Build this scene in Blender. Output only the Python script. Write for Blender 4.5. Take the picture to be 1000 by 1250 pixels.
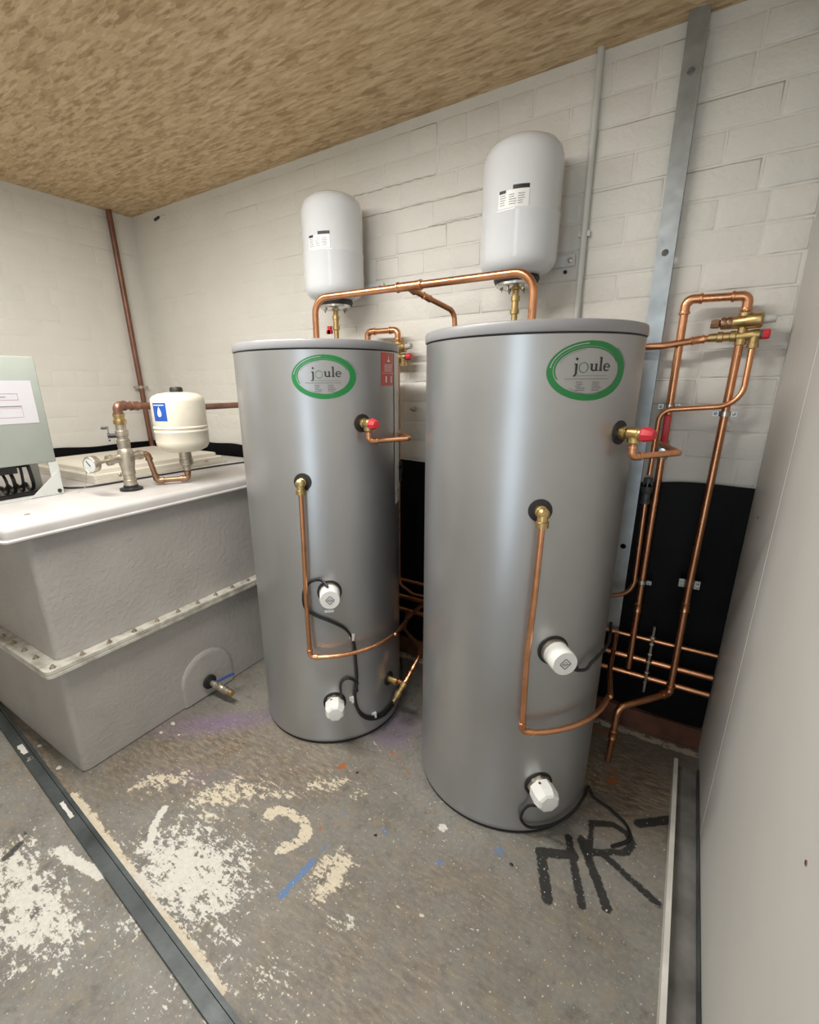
import bpy, math, random
from mathutils import Vector, Matrix
random.seed(7)
S = bpy.context.scene
for o in list(bpy.data.objects): bpy.data.objects.remove(o)
COL = S.collection
PI = math.pi
rad = math.radians

# ------------------------------------------------------------------ camera
CAM_H = 1.30
yaw, pitch, roll = -0.568804, -0.293179, 0.011585
fpx, pcx, pcy = 562.03, 476.33, 638.77
fwd = Vector((math.sin(yaw)*math.cos(pitch), math.cos(yaw)*math.cos(pitch), math.sin(pitch)))
rt = Vector((math.cos(yaw), -math.sin(yaw), 0)); dn = fwd.cross(rt)
r2 = rt*math.cos(roll) + dn*math.sin(roll); d2 = dn*math.cos(roll) - rt*math.sin(roll)
cam = bpy.data.cameras.new('camera'); camo = bpy.data.objects.new('camera', cam); COL.objects.link(camo)
camo.matrix_world = Matrix(((r2.x, -d2.x, -fwd.x, 0), (r2.y, -d2.y, -fwd.y, 0), (r2.z, -d2.z, -fwd.z, CAM_H), (0, 0, 0, 1)))
cam.sensor_fit = 'VERTICAL'; cam.sensor_height = 36; cam.lens = fpx/1250*36
cam.shift_x = (500-pcx)/1250; cam.shift_y = (pcy-625)/1250; cam.clip_start = 0.02
S.camera = camo

# ------------------------------------------------------------------ world, lamps, exposure
W = bpy.data.worlds.new('world'); S.world = W; W.use_nodes = True
W.node_tree.nodes['Background'].inputs[0].default_value = (0.9, 0.95, 1, 1)
W.node_tree.nodes['Background'].inputs[1].default_value = 0.0
S.view_settings.view_transform = 'Standard'; S.view_settings.look = 'None'
S.view_settings.gamma = 1; S.view_settings.use_curve_mapping = False
S.view_settings.exposure = 0.16
def area(name, loc, rot, sx, sy, power, color):
    l = bpy.data.lights.new(name, 'AREA'); l.shape = 'RECTANGLE'; l.size = sx; l.size_y = sy
    l.energy = power; l.color = color
    o = bpy.data.objects.new(name, l); COL.objects.link(o); o.location = loc; o.rotation_euler = rot
    return o
# assumed, unseen ceiling batten lamp (runs along the back wall's direction) and assumed daylight added behind the camera
area('assumed_batten_lamp_offscreen', (-1.30, 0.42, 2.20), (0, 0, 0), 1.5, 0.14, 45, (1, 0.972, 0.92))
area('assumed_daylight_offscreen', (-0.10, -1.17, 1.10), (rad(90), 0, 0), 0.42, 1.95, 8.5, (0.72, 0.86, 1.0))  # added area light for an assumed doorway; wall_front has no opening

# ------------------------------------------------------------------ materials
MATS = {}
class NT:
    def __init__(s, name):
        m = bpy.data.materials.new(name); m.use_nodes = True
        s.m = m; s.t = m.node_tree; s.n = s.t.nodes; s.b = s.n['Principled BSDF']; MATS[name] = m
    def node(s, typ, **kw):
        n = s.n.new(typ)
        for k, v in kw.items(): setattr(n, k, v)
        return n
    def link(s, a, b): s.t.links.new(a, b)
    def coord(s, which='Object', scale=(1, 1, 1), rot=(0, 0, 0)):
        tc = s.node('ShaderNodeTexCoord'); mp = s.node('ShaderNodeMapping')
        mp.inputs['Scale'].default_value = scale; mp.inputs['Rotation'].default_value = rot
        if which == 'World':
            g = s.node('ShaderNodeNewGeometry'); s.link(g.outputs['Position'], mp.inputs[0])
        else: s.link(tc.outputs[which], mp.inputs[0])
        return mp.outputs[0]
    def noise(s, vec, scale, detail=4, rough=0.55, dist=0):
        n = s.node('ShaderNodeTexNoise'); n.inputs['Scale'].default_value = scale
        n.inputs['Detail'].default_value = detail; n.inputs['Roughness'].default_value = rough
        n.inputs['Distortion'].default_value = dist
        s.link(vec, n.inputs['Vector']); return n.outputs['Fac']
    def ramp(s, fac, stops):
        r = s.node('ShaderNodeValToRGB'); el = r.color_ramp.elements
        while len(el) < len(stops): el.new(0.5)
        for e, (p, c) in zip(el, stops):
            e.position = p; e.color = (c if isinstance(c, tuple) else (c, c, c)) + (1,)
        s.link(fac, r.inputs[0]); return r.outputs[0]
    def math(s, op, a, b=None, clamp=False):
        n = s.node('ShaderNodeMath', operation=op); n.use_clamp = clamp
        for i, v in enumerate((a, b)):
            if v is None: continue
            if isinstance(v, (int, float)): n.inputs[i].default_value = v
            else: s.link(v, n.inputs[i])
        return n.outputs[0]
    def mix(s, fac, a, b, mode='MIX'):
        n = s.node('ShaderNodeMix', data_type='RGBA', blend_type=mode)
        for i, v in ((0, fac), (6, a), (7, b)):
            if isinstance(v, (int, float)): n.inputs[i].default_value = v
            elif isinstance(v, tuple): n.inputs[i].default_value = v + (1,)
            else: s.link(v, n.inputs[i])
        return n.outputs[2]
    def bump(s, h, strength, dist=0.002):
        b = s.node('ShaderNodeBump'); b.inputs['Strength'].default_value = strength; b.inputs['Distance'].default_value = dist
        s.link(h, b.inputs['Height']); s.link(b.outputs[0], s.b.inputs['Normal'])
    def col(s, c):
        if isinstance(c, tuple): s.b.inputs['Base Color'].default_value = c + (1,)
        else: s.link(c, s.b.inputs['Base Color'])
    def set(s, rough=None, metal=None, **kw):
        if rough is not None:
            if isinstance(rough, (int, float)): s.b.inputs['Roughness'].default_value = rough
            else: s.link(rough, s.b.inputs['Roughness'])
        if metal is not None: s.b.inputs['Metallic'].default_value = metal
        for k, v in kw.items(): s.b.inputs[k.replace('_', ' ')].default_value = v
def plain(name, c, rough=0.5, metal=0.0, var=0.12, nscale=14, bump=0.0, bscale=120):
    t = NT(name); v = t.coord('World')
    f = t.noise(v, nscale)
    dark = tuple(x*(1-var) for x in c); lite = tuple(min(1, x*(1+var)) for x in c)
    t.col(t.ramp(f, [(0.3, dark), (0.7, lite)]))
    t.set(rough=t.ramp(t.noise(v, nscale*2.3), [(0.3, rough*0.85), (0.7, min(1, rough*1.15))]), metal=metal)
    if bump: t.bump(t.noise(v, bscale, 3), bump, 0.002)
    return t.m
plain('copper', (0.70, 0.34, 0.18), 0.31, 1.0, 0.16, 20)
plain('copper_dull', (0.245, 0.125, 0.09), 0.45, 0.75, 0.2, 18)
plain('brass', (0.53, 0.385, 0.175), 0.38, 1.0, 0.18, 30)
plain('bronze', (0.36, 0.22, 0.14), 0.42, 1.0, 0.2, 30)
plain('tarnished', (0.50, 0.45, 0.37), 0.42, 0.9, 0.25, 40, 0.15)
plain('chrome', (0.62, 0.62, 0.60), 0.25, 1.0, 0.08)
plain('galvanised', (0.38, 0.41, 0.42), 0.36, 0.85, 0.16, 16)
plain('enamel', (0.68, 0.70, 0.72), 0.13, 0.0, 0.02)
plain('cream_enamel', (0.74, 0.69, 0.57), 0.30, 0.0, 0.03)
plain('rubber', (0.016, 0.016, 0.017), 0.5, 0.0, 0.2)
plain('cable', (0.012, 0.012, 0.013), 0.42, 0.0, 0.1)
plain('white_plastic', (0.80, 0.80, 0.77), 0.35, 0.0, 0.03)
plain('grey_plastic', (0.46, 0.46, 0.44), 0.4, 0.0, 0.06)
plain('tundish_plastic', (0.07, 0.075, 0.075), 0.4, 0.0, 0.1)
plain('lid_plastic', (0.27, 0.27, 0.28), 0.38, 0.0, 0.03)
plain('red_plastic', (0.62, 0.03, 0.045), 0.38, 0.0, 0.08)
plain('red_print', (0.55, 0.085, 0.075), 0.4, 0.0, 0.03)
plain('blue_lever', (0.03, 0.07, 0.28), 0.4, 0.0, 0.1)
plain('blue_print', (0.02, 0.09, 0.42), 0.35, 0.0, 0.04)
plain('green_print', (0.010, 0.19, 0.045), 0.4, 0.0, 0.05)
plain('green_pale', (0.30, 0.44, 0.34), 0.4, 0.0, 0.05)
plain('ink', (0.02, 0.02, 0.022), 0.5)
plain('ink_grey', (0.20, 0.20, 0.205), 0.5)
plain('white_print', (0.82, 0.82, 0.80), 0.4, 0.0, 0.02)
plain('paper', (0.54, 0.53, 0.56), 0.7, 0.0, 0.02)
plain('pink_print', (0.42, 0.25, 0.28), 0.7, 0.0, 0.02)
plain('cabinet_grey', (0.33, 0.36, 0.325), 0.38, 0.0, 0.03)
plain('bracket_white', (0.55, 0.57, 0.545), 0.4, 0.0, 0.04)
plain('track_steel', (0.085, 0.097, 0.098), 0.45, 0.5, 0.35, 9, 0.1)
plain('track_worn', (0.26, 0.25, 0.235), 0.5, 0.3, 0.4, 7, 0.1)
plain('track_painted', (0.62, 0.60, 0.55), 0.6, 0.0, 0.2, 8)
plain('kerb_red', (0.14, 0.055, 0.032), 0.8, 0.0, 0.35, 10, 0.2)
plain('pvc', (0.60, 0.61, 0.58), 0.4, 0.0, 0.04)
plain('debris_pale', (0.6, 0.57, 0.5), 0.8, 0.0, 0.1)
# cylinder casing: satin silver
t = NT('casing'); v = t.coord('World')
t.col(t.ramp(t.noise(v, 5), [(0.3, (0.415, 0.42, 0.425)), (0.7, (0.455, 0.46, 0.465))]))
t.set(rough=t.ramp(t.noise(v, 3), [(0.3, 0.33), (0.7, 0.38)]), metal=0.80)
# glass-fibre tank
t = NT('grp_grey'); v = t.coord('World')
t.col(t.ramp(t.noise(v, 6), [(0.3, (0.385, 0.362, 0.338)), (0.7, (0.440, 0.415, 0.390))]))
t.set(rough=0.55); n1 = t.noise(v, 55, 6, 0.6); n2 = t.noise(v, 9, 2)
t.bump(t.math('ADD', n1, t.math('MULTIPLY', n2, 0.7)), 0.8, 0.004)
t = NT('grp_pale'); v = t.coord('World')
t.col(t.ramp(t.noise(v, 7), [(0.35, (0.44, 0.42, 0.405)), (0.7, (0.52, 0.50, 0.485))]))
t.set(rough=0.42); t.bump(t.noise(v, 30, 4), 0.25, 0.002)
t = NT('grp_flange'); v = t.coord('World')
t.col(t.ramp(t.noise(v, 22, 5), [(0.34, (0.36, 0.34, 0.29)), (0.56, (0.60, 0.575, 0.51))]))
t.set(rough=0.5); t.bump(t.noise(v, 45, 4), 0.4, 0.002)
t = NT('hatch_cream'); v = t.coord('World')
t.col(t.ramp(t.noise(v, 9), [(0.3, (0.56, 0.52, 0.44)), (0.7, (0.64, 0.60, 0.52))])); t.set(rough=0.42)
# painted brick
def painted(name, c, bump):
    t = NT(name); v = t.coord('World')
    n1 = t.noise(v, 3.2, 3); n2 = t.noise(v, 70, 4, 0.6); n3 = t.noise(v, 16, 3)
    base = t.ramp(n1, [(0.3, tuple(x*0.94 for x in c)), (0.7, c)])
    dirt = t.ramp(t.noise(v, 7, 7, 0.68), [(0.70, 0.0), (0.80, 1.0)])
    t.col(t.mix(t.math('MULTIPLY', dirt, 0.30), base, (0.40, 0.31, 0.22)))
    t.set(rough=0.48)
    t.bump(t.math('ADD', t.math('MULTIPLY', n2, 0.5), t.math('MULTIPLY', n3, 1.2)), bump, 0.004)
painted('wall_paint', (0.755, 0.735, 0.680), 0.75)
painted('wall_paint_smooth', (0.755, 0.735, 0.680), 0.30)
painted('partition_paint', (0.60, 0.585, 0.555), 0.10)
# ceiling board of pressed wood strands
t = NT('strand_board')
def strands(rot, sx, sy, seed):
    v = t.coord('World', (sx, sy, 1), (0, 0, rad(rot)))
    vo = t.node('ShaderNodeTexVoronoi'); vo.inputs['Scale'].default_value = 1; vo.inputs['Randomness'].default_value = 1
    nz = t.node('ShaderNodeTexNoise'); nz.inputs['Scale'].default_value = 2.5; t.link(v, nz.inputs['Vector'])
    mx = t.node('ShaderNodeMix', data_type='RGBA'); mx.inputs[0].default_value = 0.12
    t.link(v, mx.inputs[6]); t.link(nz.outputs['Color'], mx.inputs[7]); t.link(mx.outputs[2], vo.inputs['Vector'])
    sp = t.node('ShaderNodeSeparateColor'); t.link(vo.outputs['Color'], sp.inputs[0])
    return sp.outputs[0], sp.outputs[1]
a0, a1 = strands(38, 22, 95, 0); b0, b1 = strands(-24, 20, 85, 1); c0, c1 = strands(8, 26, 110, 2)
f1 = t.math('ADD', t.math('MULTIPLY', a0, 0.38), t.math('ADD', t.math('MULTIPLY', b0, 0.34), t.math('MULTIPLY', c0, 0.28)))
fine = t.noise(t.coord('World', (30, 170, 1), (0, 0, rad(30))), 1.5, 4)
f2 = t.math('ADD', t.math('MULTIPLY', f1, 0.8), t.math('MULTIPLY', fine, 0.28))
t.col(t.ramp(f2, [(0.25, (0.37, 0.245, 0.125)), (0.52, (0.55, 0.395, 0.22)), (0.82, (0.70, 0.54, 0.34))]))
t.set(rough=0.6); t.bump(f2, 0.25, 0.002)
# black damp-proof sheet
t = NT('black_sheet'); v = t.coord('World')
t.col(t.ramp(t.noise(v, 6), [(0.3, (0.003, 0.003, 0.0034)), (0.7, (0.006, 0.006, 0.007))]))
t.set(rough=0.5); t.b.inputs['Specular IOR Level'].default_value = 0.12; t.bump(t.noise(v, 10, 3), 0.3, 0.01)
# glass of the gauge
t = NT('gauge_glass'); t.col((0.62, 0.64, 0.62)); t.set(rough=0.12)
# floor: worn grey paint over screed, shapes of old paint carried by attributes
t = NT('floor_paint'); v = t.coord('World')
A = t.node('ShaderNodeAttribute', attribute_name='paint_a'); B = t.node('ShaderNodeAttribute', attribute_name='paint_b')
sa = t.node('ShaderNodeSeparateColor'); t.link(A.outputs['Color'], sa.inputs[0])
sb = t.node('ShaderNodeSeparateColor'); t.link(B.outputs['Color'], sb.inputs[0])
nA0 = t.noise(v, 26, 8, 0.66); nF = t.noise(v, 110, 5, 0.7)
nS = t.noise(t.coord('World', (26, 95, 1), (0, 0, rad(-38))), 1.0, 5, 0.65)
nA = t.math('ADD', t.math('ADD', t.math('MULTIPLY', nA0, 0.36), t.math('MULTIPLY', nF, 0.30)), t.math('MULTIPLY', nS, 0.34)); nB = t.noise(v, 85, 5, 0.6); nC = t.noise(v, 6, 6, 0.6); nD = t.noise(v, 190, 3)
def thr(mask, noi, k=1.0, lo=0.5, hi=0.56):
    s = t.math('ADD', t.math('MULTIPLY', mask, k), t.math('MULTIPLY', t.math('SUBTRACT', noi, 0.5), 2.5))
    r = t.node('ShaderNodeMapRange'); r.inputs[1].default_value = lo; r.inputs[2].default_value = hi
    t.link(s, r.inputs[0]); return r.outputs[0]
base = t.ramp(nC, [(0.30, (0.140, 0.128, 0.110)), (0.52, (0.188, 0.183, 0.168)), (0.75, (0.240, 0.230, 0.206))])
base = t.mix(t.ramp(nB, [(0.45, 0.0), (0.75, 0.45)]), base, (0.33, 0.29, 0.23))
base = t.mix(t.ramp(t.noise(v, 17, 9, 0.75), [(0.50, 0.0), (0.60, 0.45)]), base, (0.26, 0.215, 0.15))
base = t.mix(t.math('MULTIPLY', t.ramp(nA0, [(0.33, 0.9), (0.44, 0.0)]), 0.6), base, (0.085, 0.078, 0.066))
soft = t.ramp(t.noise(v, 13, 6, 0.65), [(0.34, 0.35), (0.60, 1.0)])
base = t.mix(t.math('MULTIPLY', sb.outputs[0], t.math('MULTIPLY', soft, 0.95)), base, t.ramp(nS, [(0.30, (0.06, 0.042, 0.027)), (0.47, (0.165, 0.122, 0.080)), (0.66, (0.36, 0.285, 0.195))]))     # brown dirt
base = t.mix(t.math('MULTIPLY', sb.outputs[1], t.math('MULTIPLY', soft, 0.62)), base, (0.22, 0.15, 0.30))       # purple dust
base = t.mix(thr(sb.outputs[2], nA, 1.0), base, (0.36, 0.115, 0.035))                                           # rust
base = t.mix(thr(sa.outputs[1], nA, 1.0), base, t.mix(nB, (0.46, 0.39, 0.28), (0.74, 0.66, 0.52)))              # cream
base = t.mix(thr(sa.outputs[0], nA, 1.0), base, t.mix(nB, (0.48, 0.46, 0.41), (0.74, 0.72, 0.66)))              # white
base = t.mix(thr(sa.outputs[2], nA, 1.0, 0.5, 0.62), base, (0.10, 0.19, 0.36))                                  # blue
base = t.mix(t.math('MULTIPLY', thr(A.outputs['Alpha'], nA, 0.92, 0.45, 0.66), 0.92), base, (0.013, 0.014, 0.014)) # black
fl = t.math('MULTIPLY', t.ramp(t.noise(v, 130, 3), [(0.665, 0.0), (0.70, 1.0)]), 0.9)
base = t.mix(fl, base, (0.68, 0.65, 0.57))
t.col(base); t.set(rough=t.ramp(nA, [(0.3, 0.42), (0.7, 0.65)]))
t.bump(t.math('ADD', nA, t.math('MULTIPLY', nD, 0.4)), 0.35, 0.003)

# ------------------------------------------------------------------ mesh builder
def frame(o, n, up=(0, 0, 1)):
    """matrix whose local z runs along n, placed at o"""
    z = Vector(n).normalized(); u = Vector(up)
    if abs(z.dot(u)) > 0.98: u = Vector((0, 1, 0))
    x = u.cross(z).normalized(); y = z.cross(x)
    return Matrix(((x.x, y.x, z.x, o[0]), (x.y, y.y, z.y, o[1]), (x.z, y.z, z.z, o[2]), (0, 0, 0, 1)))
I4 = Matrix.Identity(4)
class MB:
    def __init__(s): s.v = []; s.f = []
    def add(s, vs, fs, M=I4):
        k = len(s.v); s.v += [M @ Vector(p) for p in vs]; s.f += [tuple(i+k for i in f) for f in fs]; return s
    def box(s, a, b, M=I4, bev=0.0):
        x0, y0, z0 = (min(p, q) for p, q in zip(a, b)); x1, y1, z1 = (max(p, q) for p, q in zip(a, b))
        if bev <= 0:
            vs = [(x, y, z) for z in (z0, z1) for y in (y0, y1) for x in (x0, x1)]
            return s.add(vs, [(0, 2, 3, 1), (4, 5, 7, 6), (0, 1, 5, 4), (2, 6, 7, 3), (0, 4, 6, 2), (1, 3, 7, 5)], M)
        def ring(i, z):
            xa, xb, ya, yb = x0+i, x1-i, y0+i, y1-i; r = bev; pts = []
            for cx, cy, a0 in ((xb-r, yb-r, 0), (xa+r, yb-r, 90), (xa+r, ya+r, 180), (xb-r, ya+r, 270)):
                for k in range(4): a = rad(a0+k*30); pts.append((cx+r*math.cos(a), cy+r*math.sin(a), z))
            return pts
        rings = [ring(bev*.9, z0), ring(bev*.3, z0+bev*.3), ring(0, z0+bev), ring(0, z1-bev), ring(bev*.3, z1-bev*.3), ring(bev*.9, z1)]
        return s.loft(rings, M)
    def loft(s, rings, M=I4, caps=True, closed=True):
        n = len(rings[0]); vs = [p for r in rings for p in r]; fs = []
        for k in range(len(rings)-1):
            for i in range(n if closed else n-1):
                j = (i+1) % n; fs.append((k*n+i, k*n+j, (k+1)*n+j, (k+1)*n+i))
        if caps: fs += [tuple(range(n-1, -1, -1)), tuple(range((len(rings)-1)*n, len(rings)*n))]
        return s.add(vs, fs, M)
    def lathe(s, prof, M=I4, n=32, caps=True):
        rings = [[(r*math.cos(2*PI*i/n), r*math.sin(2*PI*i/n), z) for i in range(n)] for r, z in prof]
        return s.loft(rings, M, caps)
    def tube(s, path, r, n=12, caps=True):
        P = [Vector(p) for p in path]; rings = []; T = None; X = None
        for i, p in enumerate(P):
            d = ((P[i]-P[i-1]).normalized() if i else Vector()) + ((P[i+1]-P[i]).normalized() if i < len(P)-1 else Vector())
            d.normalize()
            if X is None:
                u = Vector((0, 0, 1)) if abs(d.z) < .9 else Vector((1, 0, 0)); X = u.cross(d).normalized()
            else: X = (X - d*X.dot(d)).normalized()
            Yv = d.cross(X); rr = r[i] if isinstance(r, (list, tuple)) else r
            rings.append([tuple(p + (X*math.cos(2*PI*k/n) + Yv*math.sin(2*PI*k/n))*rr) for k in range(n)])
        return s.loft(rings, I4, caps)
    def prism(s, poly, z0, z1, M=I4):
        return s.loft([[(x, y, z0) for x, y in poly], [(x, y, z1) for x, y in poly]], M)
    def build(s, name, mat, parent=None, smooth=True, ang=35):
        me = bpy.data.meshes.new(name); off = Vector((0, 0, 0))
        if parent is not None: off = world_loc(parent)
        me.from_pydata([tuple(p-off) for p in s.v], [], s.f); me.update()
        import bmesh
        b = bmesh.new(); b.from_mesh(me); bmesh.ops.recalc_face_normals(b, faces=b.faces); b.to_mesh(me); b.free()
        if smooth:
            me.shade_smooth(); me.set_sharp_from_angle(angle=rad(ang))
        me.materials.append(MATS[mat])
        o = bpy.data.objects.new(name, me); COL.objects.link(o)
        if parent is not None: o.parent = parent
        return o
def world_loc(o):
    p = Vector((0, 0, 0))
    while o is not None: p += o.location; o = o.parent
    return p
def tag(o, label=None, cat=None, group=None, kind=None):
    for k, val in (('label', label), ('category', cat), ('group', group), ('kind', kind)):
        if val: o[k] = val
    return o
def thing(name, label, cat, loc, group=None):
    o = bpy.data.objects.new(name, None); COL.objects.link(o); o.location = loc; o.empty_display_size = 0.05
    return tag(o, label, cat, group)
def struct(name, mb, mat, **kw): return tag(mb.build(name, mat, None, **kw), kind='structure')
def copy_tree(o, parent=None):
    c = o.copy(); COL.objects.link(c); c.parent = parent
    for ch in list(o.children): copy_tree(ch, c)
    return c
def bend(pts, R=0.03, n=7):
    """polyline with rounded corners; a point may carry its own radius as a 4th number"""
    P = [Vector(p[:3]) for p in pts]; out = [P[0]]
    for i in range(1, len(P)-1):
        a, b, c = P[i-1], P[i], P[i+1]; u = (a-b); w = (c-b)
        Ri = pts[i][3] if len(pts[i]) > 3 else R
        th = u.angle(w); tl = min(Ri/max(math.tan(th/2), 1e-3), u.length*.48, w.length*.48)
        p0 = b+u.normalized()*tl; p1 = b+w.normalized()*tl
        # arc by slerp about the arc's own centre
        h = (u.normalized()+w.normalized())
        if h.length < 1e-4 or tl < 1e-4: out.append(b); continue
        ctr = b + h.normalized()*(tl/math.cos(th/2)); q0 = p0-ctr; q1 = p1-ctr; om = q0.angle(q1)
        for k in range(n+1):
            f = k/n; out.append(ctr + q0*(math.sin((1-f)*om)/math.sin(om)) + q1*(math.sin(f*om)/math.sin(om)))
    out.append(P[-1]); return out
def spline(pts, n=8):
    P = [Vector(p) for p in pts]; P = [2*P[0]-P[1]] + P + [2*P[-1]-P[-2]]; out = []
    for i in range(1, len(P)-2):
        for k in range(n):
            f = k/n; a, b, c, d = P[i-1:i+3]
            out.append(0.5*((2*b)+(c-a)*f+(2*a-5*b+4*c-d)*f*f+(3*b-a-3*c+d)*f**3))
    out.append(P[-2]); return out
def collar(parent, p, d, r, L, mat, name='coupling'):
    prof = [(r*.92, -L/2), (r*1.06, -L/2+.0015), (r*1.06, -L/2+.004), (r*.98, -L/2+.006), (r*.98, L/2-.006), (r*1.06, L/2-.004), (r*1.06, L/2-.0015), (r*.92, L/2)]
    return MB().lathe(prof, frame(p, d), 16).build(name, mat, parent)
def pipe(label, pts, r, mat, R=0.03, elbows=(), couplings=(), cat='pipe', name='copper_pipe', group=None, seg=12):
    """a pipe run: tube plus capillary elbows at the given corners and couplings ((segment, t))"""
    root = thing(name, label, cat, tuple(pts[0][:3]), group)
    MB().tube(bend(pts, R), r, seg).build('tube', mat, root)
    P = [Vector(p[:3]) for p in pts]
    for i in elbows:
        a, b, c = P[i-1], P[i], P[i+1]; u = (a-b).normalized(); w = (c-b).normalized()
        Ri = pts[i][3] if len(pts[i]) > 3 else R; th = u.angle(w); L = Ri/math.tan(th/2) + .012
        m = MB(); pth = bend([b+u*L, tuple(b)+(Ri,), b+w*L], Ri, 7); m.tube(pth, r*1.17, 14)
        for q, d in ((b+u*L, u), (b+w*L, w)):
            m.lathe([(r*1.0, -.006), (r*1.32, -.005), (r*1.36, -.0015), (r*1.30, .002), (r*1.0, .003)], frame(q, d), 16)
        m.build('elbow', mat, root)
    for sgm, f in couplings:
        a, b = P[sgm], P[sgm+1]; collar(root, a.lerp(b, f), b-a, r*1.2, .034, mat)
    return root

# ------------------------------------------------------------------ room shell
XL, XR, YB, YF, ZC = -2.886, 0.204, 1.781, -1.2, 2.235
def lerp(a, b, f): return a+(b-a)*f
# floor with paint masks
import numpy as np
gx = np.concatenate([np.arange(-2.95, 0.262, 0.0075)]); gy = np.concatenate([[-1.3, -0.8, -0.4, -0.1], np.arange(0.0, 1.86, 0.0075)])
GX, GY = np.meshgrid(gx, gy); nx, ny = len(gx), len(gy)
def segd(p, q):
    px, py = p; qx, qy = q; dx, dy = qx-px, qy-py
    tt = np.clip(((GX-px)*dx+(GY-py)*dy)/(dx*dx+dy*dy+1e-9), 0, 1)
    return np.hypot(GX-px-tt*dx, GY-py-tt*dy)
def line(pts, w, soft=0.006):
    m = np.zeros_like(GX)
    for p, q in zip(pts, pts[1:]): m = np.maximum(m, np.clip((w+soft-segd(p, q))/(2*soft), 0, 1))
    return m
def poly(pts, soft=0.05):
    ins = np.zeros(GX.shape, bool); d = np.full(GX.shape, 9.0); n = len(pts)
    for i in range(n):
        (x0, y0), (x1, y1) = pts[i], pts[(i+1) % n]
        c = ((y0 > GY) != (y1 > GY)) & (GX < (x1-x0)*(GY-y0)/((y1-y0) if y1 != y0 else 1e-9)+x0)
        ins ^= c; d = np.minimum(d, segd((x0, y0), (x1, y1)))
    return np.clip(0.5+np.where(ins, d, -d)/soft*0.5, 0, 1)
def blob(c, rx, ry, a=0):
    ca, sa_ = math.cos(rad(a)), math.sin(rad(a)); x = GX-c[0]; y = GY-c[1]
    return np.clip(1.25-np.hypot((x*ca+y*sa_)/rx, (-x*sa_+y*ca)/ry), 0, 1)
mx = lambda *a: np.clip(np.maximum.reduce(a), 0, 1)
white = mx(poly([(-1.24, .43), (-1.0, .30), (-.74, .45), (-.80, .57), (-.88, .65), (-1.0, .64), (-1.10, .64), (-1.20, .56)], .20)*.80,
           poly([(-1.52, .33), (-1.10, .30), (-1.0, .22), (-1.2, .10), (-1.6, .16)], .14)*.78,
           line([(-1.245, .575), (-1.215, .52), (-1.16, .475)], .014, .012)*.9, line([(-1.38, .33), (-1.20, .355)], .018, .015)*.85,
           blob((-.456, .99), .022, .018)*.95, blob((-.43, .955), .015, .02)*.55, blob((-.55, .62), .09, .05, 30)*.5,
           poly([(-.9, .45), (-.55, .62), (-.45, .45), (-.7, .2), (-1.0, .2)], .2)*.52, line([(-.64, .93), (-.60, .885)], .004, .006)*.7)
th = np.arctan2(GY-.725, GX+.868); rr = np.hypot((GX+.868)/1.0, (GY-.725)/.86)
ring = np.clip((.034-np.abs(rr-.070-.008*np.sin(3*th)))/.02, 0, 1)*np.clip(1.35-np.clip(np.cos(th+2.0), 0, 1)*1.2, 0.15, 1)
cream = mx(ring*.66, poly([(-.70, .61), (-.53, .70), (-.735, .78)], .05)*.60, blob((-.98, .80), .20, .05, 35)*.50,
           blob((-1.1, .63), .15, .06, 25)*.50, blob((-.86, .93), .16, .08, 40)*.50, blob((-1.12, .72), .26, .11, 40)*.58, blob((-1.35, .64), .22, .09, 40)*.54, blob((-.66, .70), .10, .16)*.60, blob((-1.45, .25), .2, .1)*.45, line([(-1.55, .445), (-1.04, .40), (-.7, .37)], .016, .016)*.85,
           blob((-.75, .95), .06, .05)*.5, line([(-.9, .985), (-.8, .985)], .004, .008)*.6, line([(-.99, .86), (-.93, .84)], .004, .008)*.6)
blue = mx(line([(-.735, .58), (-.722, .70)], .013, .012)*.80, line([(-.722, .70), (-.722, .76)], .010, .012)*.62, line([(-.722, .76), (-.735, .86), (-.755, .99)], .006, .008)*.52,
          blob((-.598, .886), .018, .014)*.75, blob((-.42, .885), .05, .02, 20)*.50, blob((-.28, 1.01), .06, .03)*.52)
black = mx(line([(-.181, 1.07), (-.098, 1.11)], .016), line([(-.18, 1.07), (-.131, .95)], .016), line([(-.123, 1.16), (-.05, .98)], .012), line([(-.088, 1.172), (.005, 1.01)], .014),
           line([(-.073, 1.245), (-.019, 1.274), (.025, 1.265), (.043, 1.235), (.026, 1.196), (-.05, 1.150)], .012), line([(-.073, 1.245), (-.06, 1.15)], .009),
           line([(-.03, 1.16), (.115, 1.09)], .013)*.9, line([(.05, 1.318), (.13, 1.385)], .016), line([(-1.50, .275), (-1.485, .235)], .014)*.8, blob((-1.53, .30), .02, .015)*.7)
dirt = mx(blob((-.45, .55), .5, .35)*.5, blob((-.35, .85), .35, .12, 15)*.45, blob((-1.38, .78), .45, .22, 48)*.9, blob((-1.75, .45), .5, .05, -5)*.9, blob((-1.02, .92), .38, .20, 30)*.75, blob((-.02, 1.48), .34, .26)*1.1,
          blob((-.95, .70), .22, .08, 30)*.3)
purple = mx(blob((-1.42, .93), .26, .07, 42)*.9, blob((-.80, 1.27), .10, .12)*.9, blob((-1.28, .70), .2, .05, 30)*.35)
rust = mx(blob((-.864, 1.016), .016, .026)*.95, line([(-.763, 1.168), (-.70, 1.14), (-.642, 1.111)], .006, .010)*.8, blob((-.045, 1.47), .05, .10)*.55, blob((-.10, 1.68), .10, .03)*.6, blob((-.77, .79), .012, .02)*.6)
rs = np.random.RandomState(5)
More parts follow.
